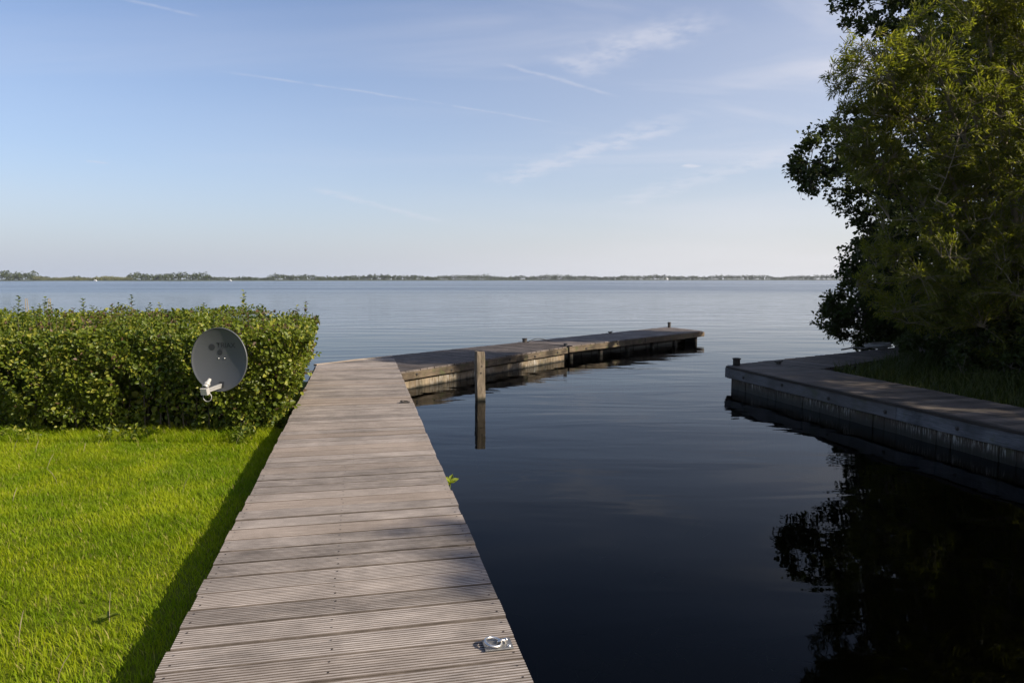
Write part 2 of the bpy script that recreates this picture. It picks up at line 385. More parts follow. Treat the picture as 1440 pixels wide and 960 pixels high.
# ------------------------------------------------------------------ setting: water, bed, ground
FARX, FARY0, FARY1 = 2600, -400, 2400
def sheet(name, pts, z, m_):
    b = MB(); b.face([(x, y, z) for x, y in pts]); o = b.build(name, m_); return tag(o, kind='structure')
sheet('water', [(-FARX, FARY0), (FARX, FARY0), (FARX, FARY1), (-FARX, FARY1)], 0, M['water'])
sheet('lake_bed', [(-FARX, FARY0), (FARX, FARY0), (FARX, FARY1), (-FARX, FARY1)], -1.1, M['bed'])

def bank(name, outline, z, m_, step=.35, amp=.015, seed=1.0):
    """gently uneven ground inside an outline, with its edge going down into the water"""
    bm = bmesh.new()
    vs = [bm.verts.new((x, y, z)) for x, y in outline]; f = bm.faces.new(vs)
    bm.normal_update()
    if f.normal.z < 0: f.normal_flip()
    bd = list(f.edges); ex = bmesh.ops.extrude_edge_only(bm, edges=bd)
    for e in ex['geom']:
        if isinstance(e, bmesh.types.BMVert): e.co.z = -1.3
    me = bpy.data.meshes.new(name); bmesh.ops.recalc_face_normals(bm, faces=bm.faces); bm.to_mesh(me); bm.free(); me.materials.append(m_)
    return tag(link(name, me), kind='structure')
# walkway frame
WL0 = Vector((-1.377, 2.546)); WU = Vector((-.2100, .9777)); WV = Vector((.9777, .2100)); WW = 1.416
def wl(s, t=0.0):
    p = WL0 + WU * s + WV * t; return (p.x, p.y)
bank('lawn_ground', [wl(-14, .06), wl(9.6, .06), (-14, 12.6), (-60, 14), (-60, -14)], .10, M['turf'])
bank('bank_ground', [(5.0, 11.55), (5.62, 8.4), (7.25, 1.0), (8.2, -3.0), (60, -6), (60, 34), (14, 22), (10.5, 17.6), (8.6, 15.35), (7.3, 13.4)], .26, M['turf'])

# ------------------------------------------------------------------ decks
def clip_t(poly, u, v, s):
    """t-range of a convex outline at distance s along u"""
    ts = []
    n = len(poly)
    for i in range(n):
        a, b = Vector(poly[i]), Vector(poly[(i + 1) % n]); sa, sb = a.dot(u), b.dot(u)
        if (sa - s) * (sb - s) <= 0 and abs(sa - sb) > 1e-9:
            k = (s - sa) / (sb - sa); ts.append((a.lerp(b, k)).dot(v))
    return (min(ts), max(ts)) if len(ts) >= 2 else None
def deck(name, poly, u, z, m_, parent, pitch=.178, gap=.013, thick=.03, ribs=9, cols=(.05, .5, .95), seed=0, overhang=.0, mid=None):
    """planks laid across u inside a convex outline: ribbed top, screws in rows"""
    rnd = random.Random(seed); u = Vector(u).normalized(); v = Vector((u.y, -u.x)); b = MB()
    ss = [Vector(p).dot(u) for p in poly]; s = min(ss); n = 0
    while s < max(ss) - .02:
        pw = pitch * rnd.uniform(.985, 1.015); s0, s1 = s + gap * rnd.uniform(.3, .9), s + pw - gap * rnd.uniform(.1, .6)
        s += pw; n += 1
        e0, e1 = clip_t(poly, u, v, max(s0, min(ss) + 1e-4)), clip_t(poly, u, v, min(s1, max(ss) - 1e-4))
        if not e0 or not e1: continue
        if max(e0[1] - e0[0], e1[1] - e1[0]) < .05: continue
        wdt = s1 - s0; prof = [(0, -thick), (0, -.003), (.003, 0)]
        if ribs:
            rw = (wdt - .006) / ribs
            for k in range(ribs):
                x0 = .003 + k * rw
                prof += [(x0 + rw * .54, 0), (x0 + rw * .60, -.0042), (x0 + rw * .93, -.0042), (x0 + rw * .99, 0)]
        prof += [(wdt, -.003), (wdt, -thick)]
        d0, d1 = rnd.uniform(-.006, .006) - overhang, rnd.uniform(-.006, .006) + overhang
        hz0 = rnd.uniform(-.0022, .0022); hz1 = rnd.uniform(-.0022, .0022); tilt = rnd.uniform(-.012, .012); off = rnd.uniform(0, 50)
        bow = rnd.uniform(-.003, .003); rows, uvr = [], []; seg = 6
        for i in range(seg + 1):
            k = i / seg; row, uvrow = [], []; bw = bow * 4 * k * (1 - k)
            for x, y in prof:
                q = x / wdt; t0 = e0[0] + (e1[0] - e0[0]) * q + d0; t1 = e0[1] + (e1[1] - e0[1]) * q + d1; t = t0 + (t1 - t0) * k
                p = u * (s0 + x + bw) + v * t
                row.append((p.x, p.y, z + y + hz0 + (hz1 - hz0) * k + tilt * (x - wdt / 2))); uvrow.append((t + off, x + off))
            rows.append(row); uvr.append(uvrow)
        b0, nn = b.grid(rows, uvr, 0, True)
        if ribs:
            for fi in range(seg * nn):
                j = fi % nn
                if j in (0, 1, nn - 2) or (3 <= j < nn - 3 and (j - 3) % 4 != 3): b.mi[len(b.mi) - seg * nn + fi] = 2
        b.cap([b0 + j for j in range(nn)], 0); b.cap([b0 + seg * nn + j for j in range(nn)][::-1], 0)
        for c in cols:
            if c == .5 and mid: c = mid(s)
            for q in (.26, .74):
                t0 = e0[0] + (e1[0] - e0[0]) * q; t1 = e0[1] + (e1[1] - e0[1]) * q
                if t1 - t0 < .4: continue
                tt = t0 + .035 if c == .05 else (t1 - .035 if c == .95 else t0 + (t1 - t0) * c)
                tt += rnd.uniform(-.006, .006); sx = s0 + wdt * (q + rnd.uniform(-.03, .03)); r = .0050
                p = u * sx + v * tt; zc = z + hz0 + (hz1 - hz0) * c + tilt * wdt * (q - .5) + .0012
                rim = [(p.x + r * math.cos(a * math.pi / 4), p.y + r * math.sin(a * math.pi / 4), zc) for a in range(8)]
                b.face(rim, None, 1)
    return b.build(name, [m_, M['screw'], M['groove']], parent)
def piles_wall(name, a, c, z0, z1, m_, parent, wdt=.2, thick=.05, seed=0, jag=.004, gap=.0015):
    """vertical sheet boards side by side from a to c"""
    rnd = random.Random(seed); a, c = Vector(a), Vector(c); L = (c - a).length; d = (c - a) / L; nrm = Vector((d.y, -d.x)); b = MB(); x = 0
    while x < L - .02:
        ww = min(wdt * rnd.uniform(.9, 1.1), L - x); p = a + d * (x + ww / 2) + nrm * rnd.uniform(-jag, jag) * 2
        b.board((p.x, p.y, z0), (p.x, p.y, z1 + rnd.uniform(-.012, .004)), thick, ww - gap, up=(d.x, d.y, 0), ch=.003, seg=4, jit=.0015)
        x += ww
    return b.build(name, m_, parent)
def beam(name, a, c, zc, hgt, thick, m_, parent, seg=10, jit=.003, bolts=0, boltmat=None, side=None, pieces=1):
    b = MB(); a, c = Vector(a), Vector(c)
    for k in range(pieces):
        p, q = a.lerp(c, k / pieces), a.lerp(c, (k + 1) / pieces); g = (q - p).normalized() * .004
        b.board((p.x + g.x, p.y + g.y, zc), (q.x - g.x, q.y - g.y, zc), thick, hgt, seg=seg, jit=jit, ch=.008)
    if bolts:
        d = (c - a).normalized(); nrm = Vector((d.y, -d.x)) * side
        for k in range(bolts):
            p = a.lerp(c, (k + .5) / bolts) + nrm * (thick / 2 + .001)
            b.lathe([(.026, -.01), (.026, .006), (.014, .008), (.014, .016), (.0, .018)], (p.x, p.y, zc + random.uniform(-.02, .02)), (nrm.x, nrm.y, 0), 10, 1)
    return b.build(name, [m_, boltmat or M['iron']], parent)

# ---- boardwalk along the lawn
ZD = .32
END_L, END_R = Vector((-3.515, 12.58)), Vector((-2.409, 14.0))
t = thing('boardwalk', 'long pale boardwalk of ribbed planks running from the foreground past the hedge', 'boardwalk', (wl(0, WW / 2)[0], wl(0, WW / 2)[1], 0))
ed = (END_R - END_L).normalized(); en = Vector((-ed.y, ed.x))
cutL, cutR = END_L - en * .10, END_R - en * .10
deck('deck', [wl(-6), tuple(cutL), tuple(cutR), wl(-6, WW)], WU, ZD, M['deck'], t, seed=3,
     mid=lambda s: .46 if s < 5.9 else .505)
b = MB(); p, q = END_L - en * .047, END_R - en * .047
b.board((p.x, p.y, ZD - .012), (q.x, q.y, ZD - .012), .092, .034, seg=8, jit=.002); b.build('end_board', M['edge_board'], t)
beam('edge_beam', wl(-6, WW - .05), wl(11.6, WW - .05), ZD - .115, .16, .05, M['fascia'], t, 20, pieces=5)
beam('inner_beam', wl(-6, .06), wl(10.2, .06), ZD - .115, .16, .05, M['dark_timber'], t, 20)
piles_wall('sheet_piling', wl(-6, WW - .11), wl(9.3, WW - .11), -1.0, .15, M['piling'], t, seed=5)
for k in range(9):
    b = MB(); x, y = wl(-5 + k * 1.9, WW / 2); b.board((x, y, -1.1), (x, y, .28), .12, .12, up=(1, 0, 0)); b.build('joist_post', M['dark_timber'], t)

# ---- jetty, near part with sheet piling, far part on piles
A, B_, P_, Q_ = Vector((-1.846, 11.509)), Vector((1.243, 15.943)), Vector((-2.409, 14.0)), Vector((.12, 16.92))
JD = Vector((.655, .756))
t = thing('jetty', 'long dark timber jetty reaching out into the lake behind the lone post', 'jetty', (0, 15, 0))
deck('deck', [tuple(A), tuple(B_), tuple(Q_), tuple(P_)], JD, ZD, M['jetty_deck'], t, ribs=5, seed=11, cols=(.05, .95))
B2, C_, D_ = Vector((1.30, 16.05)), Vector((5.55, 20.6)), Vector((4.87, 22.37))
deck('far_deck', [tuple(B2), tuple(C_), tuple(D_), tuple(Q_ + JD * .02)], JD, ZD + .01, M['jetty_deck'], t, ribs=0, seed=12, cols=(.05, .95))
ad = (B_ - A).normalized(); an = Vector((ad.y, -ad.x))
o1, o2 = A + an * .0 - ad * .02, B_ + ad * .02
beam('edge_beam', o1 - an * .03, o2 - an * .03, ZD - .095, .125, .07, M['fascia'], t, 14, .004, 6, M['iron'], 1, pieces=2)
piles_wall('sheet_piling', A - an * .078 - ad * .05, B_ - an * .078 - ad * .05, -1.0, .142, M['piling'], t, .19, seed=21, jag=.001, gap=.001)
cd_ = (C_ - B2).normalized(); cn = Vector((cd_.y, -cd_.x))
beam('far_edge_beam', B2 - cn * .04, C_ + cd_ * .04 - cn * .04, ZD - .085, .13, .07, M['fascia'], t, 16, .004, 5, M['iron'], 1, pieces=2)
eb = (D_ - C_).normalized()
beam('end_beam', C_ + eb * .03 + Vector((.01, .0)), D_, ZD - .085, .13, .06, M['fascia'], t, 6, .003)
piles_wall('back_piling', Q_ + JD * .1 + Vector((.1, -.1)), D_ - JD * .15 + Vector((.1, -.12)), -1.0, .25, M['dark_timber'], t, seed=23)
piles_wall('rear_piling', P_ + JD * .05 + Vector((.08, -.07)), Q_ + Vector((.08, -.07)), -1.0, .25, M['dark_timber'], t, seed=24)
endp = C_ - cd_ * .22
for k in range(6):
    p = B2.lerp(endp, (k + .2) / 5.2) - cn * .16; b = MB()
    b.tube([(p.x, p.y, -1.1), (p.x, p.y, .1), (p.x + .005, p.y, .23)], [.062, .06, .058], 10); b.build('pile', M['dock_piling'] if k % 2 == 0 else M['dark_timber'], t)
piles_wall('added_recess_screen', B2 - cn * .5, endp - cn * .5, -1.0, .25, M['dark_timber'], t, seed=26)  # added dark screen, closes off the underside so the recess looks black
piles_wall('end_piling', endp - cn * .2, D_ - cd_ * .22, -1.0, .24, M['dark_timber'], t, seed=25)
for k in range(3):
    b = MB(); p = B2.lerp(C_, .15 + .33 * k) - cn * .3; q = p - cn * 1.2
    b.board((p.x, p.y, .22), (q.x, q.y, .22), .08, .12); b.build('cross_beam', M['dark_timber'], t)

# ---- lone mooring post in the water
def mooring_post():
    t = thing('mooring_post', 'weathered square timber post standing alone in the water before the jetty', 'post', (-.482, 10.70, 0))
    b = MB(); c, s_ = math.cos(R(18)), math.sin(R(18)); a = .066
    rows, uvr = [], []; rnd = random.Random(4)
    zs = [-1.1, -.3, 0, .1, .25, .4, .55, .68, .735]
    for i, z in enumerate(zs):
        k = 1 - .06 * (z > .7); row = []; uvrow = []
        for j, (x, y) in enumerate([(-a, -a + .01), (-a + .01, -a), (a - .01, -a), (a, -a + .01), (a, a - .01), (a - .01, a), (-a + .01, a), (-a, a - .01)]):
            x *= k; y *= k; X = x * c - y * s_; Y = x * s_ + y * c
            row.append((-.482 + X + rnd.uniform(-.003, .003) - .008 * z, 10.70 + Y + rnd.uniform(-.003, .003), z + (rnd.uniform(-.012, .012) if i == len(zs) - 1 else 0)))
            uvrow.append((z, j * .035))
        rows.append(row); uvr.append(uvrow)
    b0, n = b.grid(rows, uvr, 0, True); b.cap([b0 + (len(zs) - 1) * n + j for j in range(n)])
    b.build('shaft', M['post'], t)
    nx, ny = s_, -c
    for z, dx in ((.42, .0), (.52, .012)):
        b = MB(); b.lathe([(.012, -.004), (.012, .004), (.004, .007)], (-.482 + nx * a + c * dx, 10.70 + ny * a + s_ * dx, z), (nx, ny, 0), 10)
        b.build('bolt', M['iron'], t)
mooring_post()

# ---- right-hand dock, an L round the tree bank
ZR = .37
N0, N1 = Vector((3.648, 11.86)), Vector((6.33, 1.0)); I0, I1 = Vector((5.045, 11.573)), Vector((7.30, 1.0))
K0, K1 = Vector((3.80, 12.19)), Vector((9.7, 16.28)); J1 = Vector((8.95, 14.68))
t = thing('corner_dock', 'shaded L shaped timber dock in front of the right hand trees', 'dock', (4.5, 11.5, 0))
d1 = (N1 - N0).normalized()
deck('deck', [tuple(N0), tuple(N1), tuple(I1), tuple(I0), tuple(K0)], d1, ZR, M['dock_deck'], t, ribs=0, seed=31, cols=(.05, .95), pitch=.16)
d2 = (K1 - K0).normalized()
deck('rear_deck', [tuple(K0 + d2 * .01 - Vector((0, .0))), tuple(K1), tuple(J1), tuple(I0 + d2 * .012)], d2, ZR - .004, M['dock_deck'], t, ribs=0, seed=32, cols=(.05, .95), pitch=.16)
n1 = Vector((d1.y, -d1.x)); n1 = n1 if n1.x < 0 else -n1
beam('edge_beam', N0 + n1 * .0 - d1 * .06, N1 + n1 * .0, ZR - .115, .165, .06, M['grey_fascia'], t, 24, .004, 11, M['iron'], 1 if Vector((d1.y, -d1.x)).x < 0 else -1, pieces=3)
b = MB(); p, q = N0 + n1 * .022 - d1 * .05, N1 + n1 * .022
b.board((p.x, p.y, ZR - .012), (q.x, q.y, ZR - .012), .07, .034, seg=24, jit=.003); b.build('edge_strip', M['dark_timber'], t)
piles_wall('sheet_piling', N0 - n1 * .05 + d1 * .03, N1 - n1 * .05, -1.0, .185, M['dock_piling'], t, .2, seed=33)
piles_wall('corner_piling', K0 + Vector((.10, -.05)), N0 + Vector((.06, .02)), -1.0, .3, M['dock_piling'], t, .16, seed=36)
n2 = Vector((-d2.y, d2.x))
beam('rear_edge_beam', K0, K1, ZR - .09, .14, .06, M['dark_timber'], t, 14, .003)
piles_wall('rear_piling', K0 - n2 * .06, K1 - n2 * .06, -1.0, .22, M['dock_piling'], t, seed=34)
b = MB(); b.board((N0.x - .05, N0.y - .02, ZR - .1), (K0.x - .05, K0.y + .02, ZR - .1), .08, .16, seg=2); b.build('corner_block', M['grey_fascia'], t)
beam('inner_beam', I0, I1, ZR - .09, .1, .05, M['dark_timber'], t, 14, .003)
beam('rear_inner_beam', I0, J1, ZR - .09, .1, .05, M['dark_timber'], t, 8, .003)

# ------------------------------------------------------------------ fittings on the decks
def ring_bolt(loc, rot, label, ma=None, mb=None):
    ma = ma or M['steel']; mb = mb or M['plate_steel']
    t = thing('mooring_ring', label, 'mooring ring', loc, 'mooring rings on the boardwalk edge')
    b = MB(); b.board((-.058, 0, .003), (.058, 0, .003), .088, .006, seg=1, ch=.002); b.build('plate', mb, t)
    b = MB(); b.torus((.016, .0, .006), .016, .0055, (0, 1, .2), 16, 10); b.build('eye', ma, t, True)
    b = MB(); b.torus((-.019, -.002, .0165), .0335, .0054, (.16, -.08, 1), 36, 12); b.build('ring', ma, t, True)
    for sx, sy in ((.040, .028), (.043, -.026)):
        b = MB(); b.lathe([(.0085, .005), (.0085, .0085), (.006, .0115), (.0, .0125)], (sx, sy, .0), (0, 0, 1), 14); b.build('screw', ma, t, True)
    for c in t.children: c.matrix_parent_inverse.identity()
    t.rotation_euler.z = rot; return t
ring_bolt((wl(-.01, WW - .07)[0], wl(-.01, WW - .07)[1], ZD + .003), math.atan2(.21, .9777), 'shiny steel mooring ring on a plate at the near right edge of the boardwalk')
ring_bolt((wl(5.93, WW - .07)[0], wl(5.93, WW - .07)[1], ZD + .003), math.atan2(.21, .9777), 'small dark mooring ring on the boardwalk edge close to where the jetty begins', M['iron'], M['iron'])

def bollard(loc, h, r, label, cap=True, m_=None, base=0.0):
    t = thing('bollard', label, 'bollard', loc)
    b = MB(); b.lathe([(r * 1.0, base), (r, h * .75), (r * .96, h * .8)], (0, 0, 0), (0, 0, 1), 14); b.build('shaft', m_ or M['iron'], t, False)
    b = MB(); b.lathe([(r * .9, h * .78), (r * 1.22, h * .82), (r * 1.22, h * .95), (r * .8, h), (0, h * 1.01)], (0, 0, 0), (0, 0, 1), 14); b.build('cap', m_ or M['iron'], t)
    for c in t.children: c.matrix_parent_inverse.identity()
    return t
bollard((.30, 16.92, ZD), .105, .055, 'stubby dark bollard on the jetty back edge beside the curved cable')
bollard((4.86, 22.05, ZD + .01), .17, .045, 'thin dark bollard at the far end of the jetty')
bollard((3.80, 12.02, ZR), .125, .06, 'squat timber bollard on the corner of the right hand dock', m_=M['dark_timber'])
t = bollard((1.20, 15.96, ZD + .003), .065, .04, 'low dark peg on the near edge of the jetty where its two parts meet', m_=M['black'])
def cable():
    b = MB(); pts = []
    for k in range(21):
        a = k / 20; pts.append((.36 + a * .62, 16.86 + a * .5 - .1 * math.sin(a * 3), ZD + .012 + .09 * math.sin(min(1, a * 1.15) * math.pi) ** 1.0 * (1 - a * .3)))
    b.tube(pts, .009, 8); return tag(b.build('cable', M['black'], None, True), 'thin dark cable arching from the stubby bollard onto the jetty boards', 'cable')
cable()
def cleat(loc, rot, label):
    t = thing('cleat', label, 'cleat', loc)
    b = MB(); b.lathe([(.022, 0), (.018, .03)], (-.03, 0, 0), (0, 0, 1), 10); b.lathe([(.022, 0), (.018, .03)], (.03, 0, 0), (0, 0, 1), 10); b.build('foot', M['iron'], t)
    b = MB(); b.tube([(-.11, 0, .045), (-.06, 0, .036), (.06, 0, .036), (.11, 0, .045)], [.010, .016, .016, .010], 10); b.build('horn', M['iron'], t, True)
    for c in t.children: c.matrix_parent_inverse.identity()
    t.rotation_euler.z = rot; return t
cleat((2.72, 19.72, ZD + .01), math.atan2(.756, .655), 'little dark cleat halfway along the far part of the jetty')
cleat((4.58, 12.2, ZR), .6, 'low iron cleat lying on the inner corner boards of the right hand dock')
def rope_coil():
    rnd = random.Random(8); b = MB(); pts = []
    for k in range(150):
        a = k / 150 * 2 * math.pi * 6.5; r = .15 + .06 * math.sin(a * 1.7) + .02 * rnd.random()
        pts.append((7.70 + r * math.cos(a) * 1.2, 14.98 + r * math.sin(a) * .9, ZR + .02 + .016 * (k // 34) + .02 * max(0, math.sin(a * .5 + 1))))
    b.tube(pts, .017, 7)
    b.tube([(7.5, 14.9, ZR + .02), (7.3, 14.75, ZR + .02), (7.12, 14.86, ZR + .03), (6.95, 14.72, ZR + .02), (6.72, 14.5, ZR + .02)], .017, 7)
    return tag(b.build('rope', M['rope'], None, True), 'loosely coiled pale rope on the dock arm under the trees', 'rope')
rope_coil()
def sprig():
    rnd = np.random.default_rng(3); c = np.array([-.470, 5.40, .10])
    b = MB(); b.tube([(-.5, 5.40, -.3), (-.49, 5.40, .1), (-.475, 5.40, .26)], [.004, .004, .003], 6)
    t = thing('plant_sprig', 'bright green sprig of leaves growing up beside the boardwalk edge', 'plant', (-.49, 5.40, 0))
    b.build('stem', M['sprig'], t)
    ang = np.array([.3, 1.4, 2.6, 3.5, 4.6, 5.5]); A_ = np.stack([np.cos(ang), np.sin(ang), np.array([.5, 1.0, .7, .9, .1, .5])], 1)
    P = np.tile(np.array([[-.475, 5.40, .255]]), (6, 1)); N = np.cross(A_, np.stack([-np.sin(ang), np.cos(ang), 0 * ang], 1))
    V, F = leaf_mesh(P, A_, N + .3 * rnd.normal(size=(6, 3)), np.array([.075, .085, .08, .075, .08, .07]), np.full(6, .042)); np_mesh('leaves', V, F, M['sprig'], t)
sprig()

# ------------------------------------------------------------------ satellite dish
def dish():
    C = Vector((-3.02, 7.32, .994)); yaw = R(9); tilt = R(3)
    nrm = Vector((-math.sin(yaw) * math.cos(tilt), -math.cos(yaw) * math.cos(tilt), math.sin(tilt)))
    ex = Vector((math.cos(yaw), -math.sin(yaw), 0)); ey = ex.cross(-nrm) * -1
    ey = nrm.cross(ex); ey = ey if ey.z > 0 else -ey
    rx, ry, dp = .302, .322, .042
    def pt(x, y, lift=0.0):
        rr = (x / rx) ** 2 + (y / ry) ** 2
        return C + ex * x + ey * y + nrm * (dp * rr - dp + lift)
    t = thing('satellite_dish', 'dark grey satellite dish standing against the hedge beside the lawn', 'satellite dish', (-3.0, 7.85, .10))
    b = MB(); n = 72; rings = [.0] + [k / 14 for k in range(1, 15)]
    rows = [[pt(rx * r * math.cos(2 * math.pi * k / n), ry * r * math.sin(2 * math.pi * k / n)) for k in range(n)] for r in rings]
    rows[0] = [pt(rx * .004 * math.cos(2 * math.pi * k / n), ry * .004 * math.sin(2 * math.pi * k / n)) for k in range(n)]
    def off(r, l): return [pt(rx * math.cos(2 * math.pi * k / n), ry * math.sin(2 * math.pi * k / n), l) + (ex * math.cos(2 * math.pi * k / n) + ey * math.sin(2 * math.pi * k / n)) * r for k in range(n)]
    rows += [off(.004, .004), off(.010, .002), off(.011, -.012), off(.004, -.016)]
    rows += [[p - nrm * .010 for p in rw] for rw in rows[14:0:-1]]
    b.grid(rows, [[(0, 0)] * n for _ in rows], 0, True); b.cap(list(range(n))); b.build('reflector', M['dish'], t, True)
    # bolts in the middle
    for x in (-.028, .036):
        b = MB(); p = pt(x, .012, .0); b.lathe([(.007, 0), (.007, .003), (.004, .005), (0, .006)], p, nrm, 12); b.build('bolt', M['steel'], t, True)
    # printed name and dots
    cu = bpy.data.curves.new('lettering', 'FONT'); cu.body = 'TRIAX'; cu.size = .072; cu.align_x = 'LEFT'; cu.extrude = 0; cu.offset = .0012
    tmp = bpy.data.objects.new('tmp', cu); COL.objects.link(tmp); dg = bpy.context.evaluated_depsgraph_get(); me = bpy.data.meshes.new_from_object(tmp.evaluated_get(dg))
    bpy.data.objects.remove(tmp)
    bm = bmesh.new(); bm.from_mesh(me); bmesh.ops.subdivide_edges(bm, edges=bm.edges, cuts=1)
    for v in bm.verts: v.co = pt(v.co.x * 1.06 - .045, v.co.y + .125, .0022)
    bm.to_mesh(me); bm.free(); me.materials.append(M['dish_mark']); link('lettering', me, t)
    b = MB()
    for cx, cy, r in ((-.096, .128, .033), (-.012, .073, .028)):
        ring_ = [pt(cx + r * math.cos(a * math.pi / 14), cy + r * math.sin(a * math.pi / 14), .0022) for a in range(28)]; b.face(ring_)
    for k in range(3): b.face([pt(x, y, .0024) for x, y in ((-.018 - .004 * k, .092 + .010 * k), (.018 + .004 * k, .092 + .010 * k), (.018 + .004 * k, .096 + .010 * k), (-.018 - .004 * k, .096 + .010 * k))])
    b.build('emblem', M['dish_mark'], t)
    # feed arm through a slot at the foot of the dish
    foot = pt(.02, -.258, .004); b = MB()
    q = [pt(.02 + x, -.258 + y, .003) for x, y in ((-.026, -.03), (.026, -.03), (.026, .03), (-.026, .03))]; b.face(q); b.build('arm_slot', M['black'], t)
    tip = foot + (nrm - ex * .30).normalized() * .19 - Vector((0, 0, .045)); b = MB(); b.board(foot - nrm * .05, tip, .030, .038, seg=3, ch=.005); b.build('feed_arm', M['grey_metal'], t)
    # receiver head: horn toward the dish, body, clamp, loop of cable
    aim = (pt(0, 0) - (tip + Vector((0, 0, .06)))).normalized(); H = tip + Vector((0, 0, .045)) + nrm * .012
    l = MB(); l.lathe([(.0, -.010), (.026, -.008), (.031, .0), (.031, .018), (.021, .028), (.017, .07)], H + aim * .02, aim, 22); l.lathe([(.019, .06), (.027, .066), (.027, .085), (.0, .087)], H - aim * .075, aim, 22)
    hd = l.build('receiver', M['pale_plastic'], t, False)
    b = MB(); side = ex; f0 = tip - Vector((0, 0, .035)) + nrm * .02; f1 = tip + Vector((0, 0, .028)) + nrm * .035
    b.loft(f0, f1, [(-.040, -.018), (-.034, -.026), (.034, -.026), (.040, -.018), (.040, .018), (.034, .026), (-.034, .026), (-.040, .018)], nrm, 1); b.build('receiver_body', M['pale_plastic'], hd)
    b = MB(); b.torus(H + aim * -.01, .029, .006, aim, 24, 8); b.build('clamp', M['grey_metal'], t, True)
    b = MB(); pts = []
    for k in range(25):
        a = k / 24 * math.pi * 1.5 + math.pi * .98; pts.append(tip + ex * (.012 + .046 * math.cos(a)) - Vector((0, 0, .075)) + Vector((0, 0, .046 * math.sin(a) + .012)) + nrm * .01)
    b.tube([tip - Vector((0, 0, .03)) - ex * .03] + pts + [foot - Vector((0, 0, .03))], .004, 8); b.build('cable', M['pale_plastic'], t, True)
    # mast and bracket behind
    b = MB(); b.tube([(-2.98, 7.80, -.3), (-2.98, 7.80, 1.12)], .024, 14); b.build('mast', M['grey_metal'], t, True)
    b = MB(); bk = pt(.0, .0, -.02); b.board(bk, Vector((-2.98, 7.80, bk.z)), .09, .13, ch=.006); b.build('bracket', M['grey_metal'], t)
dish()

# ------------------------------------------------------------------ lawn grass
def lawn_grass():
    g = np.random.default_rng(11); n = 440000
    D = .6 + (7.95 - .6) * g.random(n) ** .85; x = -9.5 + 9.0 * g.random(n)
    # inside view wedge and left of the boardwalk
    k = ((x > -.80 * D - .4) | ((g.random(n) < .55) & (x > -9.5))) & ((x - WL0.x) * WV.x + (D - WL0.y) * WV.y < .03 - .05 * g.random(n)); x, D = x[k], D[k]; n = len(x)
    P = np.stack([x, D, np.full(n, .095)], 1)
    tuft = nz3(P * np.array([1, 1, 0]), 3.1, .3) + .6 * nz3(P * np.array([1, 1, 0]), 8.3, 2.0)
    side = -((x - WL0.x) * WV.x + (D - WL0.y) * WV.y)
    h = .031 + .022 * g.random(n) + .011 * tuft
    h *= 1 + .5 * (g.random(n) < .04); h = np.where(D > 7.36, h * (1.3 + 1.2 * g.random(n)), h); h = np.where(side < .10, h * .75, h); h = np.maximum(h, .026)
    az = g.random(n) * 2 * np.pi; az = np.where(g.random(n) < .25, 2.6 + 2.2 * nz3(P, 1.6, 5.0) + .6 * g.normal(size=n), az)
    lean = h * (.25 + .75 * g.random(n)); d = np.stack([np.cos(az), np.sin(az), 0 * az], 1)
    wv = np.stack([-np.sin(az + .5 * g.normal(size=n)), np.cos(az), 0 * az], 1); wd = (.0012 + .0012 * g.random(n)) * (1 + .08 * D)
    up = np.array([0, 0, 1.0]); hh = h[:, None]; ww = wd[:, None] * wv
    mid = P + d * lean[:, None] * .30 + up * hh * .58; tip = P + d * lean[:, None] + up * hh
    V = np.stack([P - ww, P + ww, mid + ww * .8, mid - ww * .8, tip], 1).reshape(-1, 3)
    i = np.arange(n)[:, None] * 5
    F = np.concatenate([i + [[0, 1, 2]], i + [[0, 2, 3]], i + [[3, 2, 4]]], 0)
    tag(np_mesh('lawn_grass', V, F, M['grass']), 'short sunlit lawn grass between the hedge and the boardwalk', 'grass', kind='stuff')
    # a few dry seed stalks and coarse tufts
    m_ = 10; b = MB(); r_ = random.Random(5)
    for k in range(m_):
        D = r_.uniform(2.6, 7.4); x = r_.uniform(-.72 * D, WL0.x - .2148 * (D - WL0.y) - .12); hgt = r_.uniform(.10, .19); a = r_.uniform(0, 6.3); l = r_.uniform(.02, .09)
        pts = [(x + l * math.cos(a) * q * q, D + l * math.sin(a) * q * q, .09 + hgt * q) for q in (0, .35, .7, 1)]
        b.tube(pts, [.0013, .0012, .0022, .0008], 4)
    tag(b.build('seed_stalks', M['cane']), 'thin dry seed stalks scattered in the lawn', 'grass', kind='stuff')
    # low broad-leaved weed
    t = thing('lawn_weed', 'low broad leaved weed with a thin stalk in the middle of the lawn', 'weed', (-2.02, 3.45, .10)); ang = g.random(9) * 6.28
    A_ = np.stack([np.cos(ang), np.sin(ang), .25 + .5 * g.random(9)], 1); N = np.tile(np.array([[0, 0, 1.0]]), (9, 1)) + .3 * g.normal(size=(9, 3))
    V, F = leaf_mesh(np.tile(np.array([[-2.02, 3.45, .13]]), (9, 1)), A_, N, .04 + .02 * g.random(9), np.full(9, .026)); np_mesh('leaves', V, F, M['hedge_leaf'], t)
    b = MB(); b.tube([(-2.02, 3.45, .1), (-2.015, 3.45, .2), (-2.0, 3.44, .27)], [.002, .0016, .001], 5); b.build('stalk', M['cane'], t)
lawn_grass()

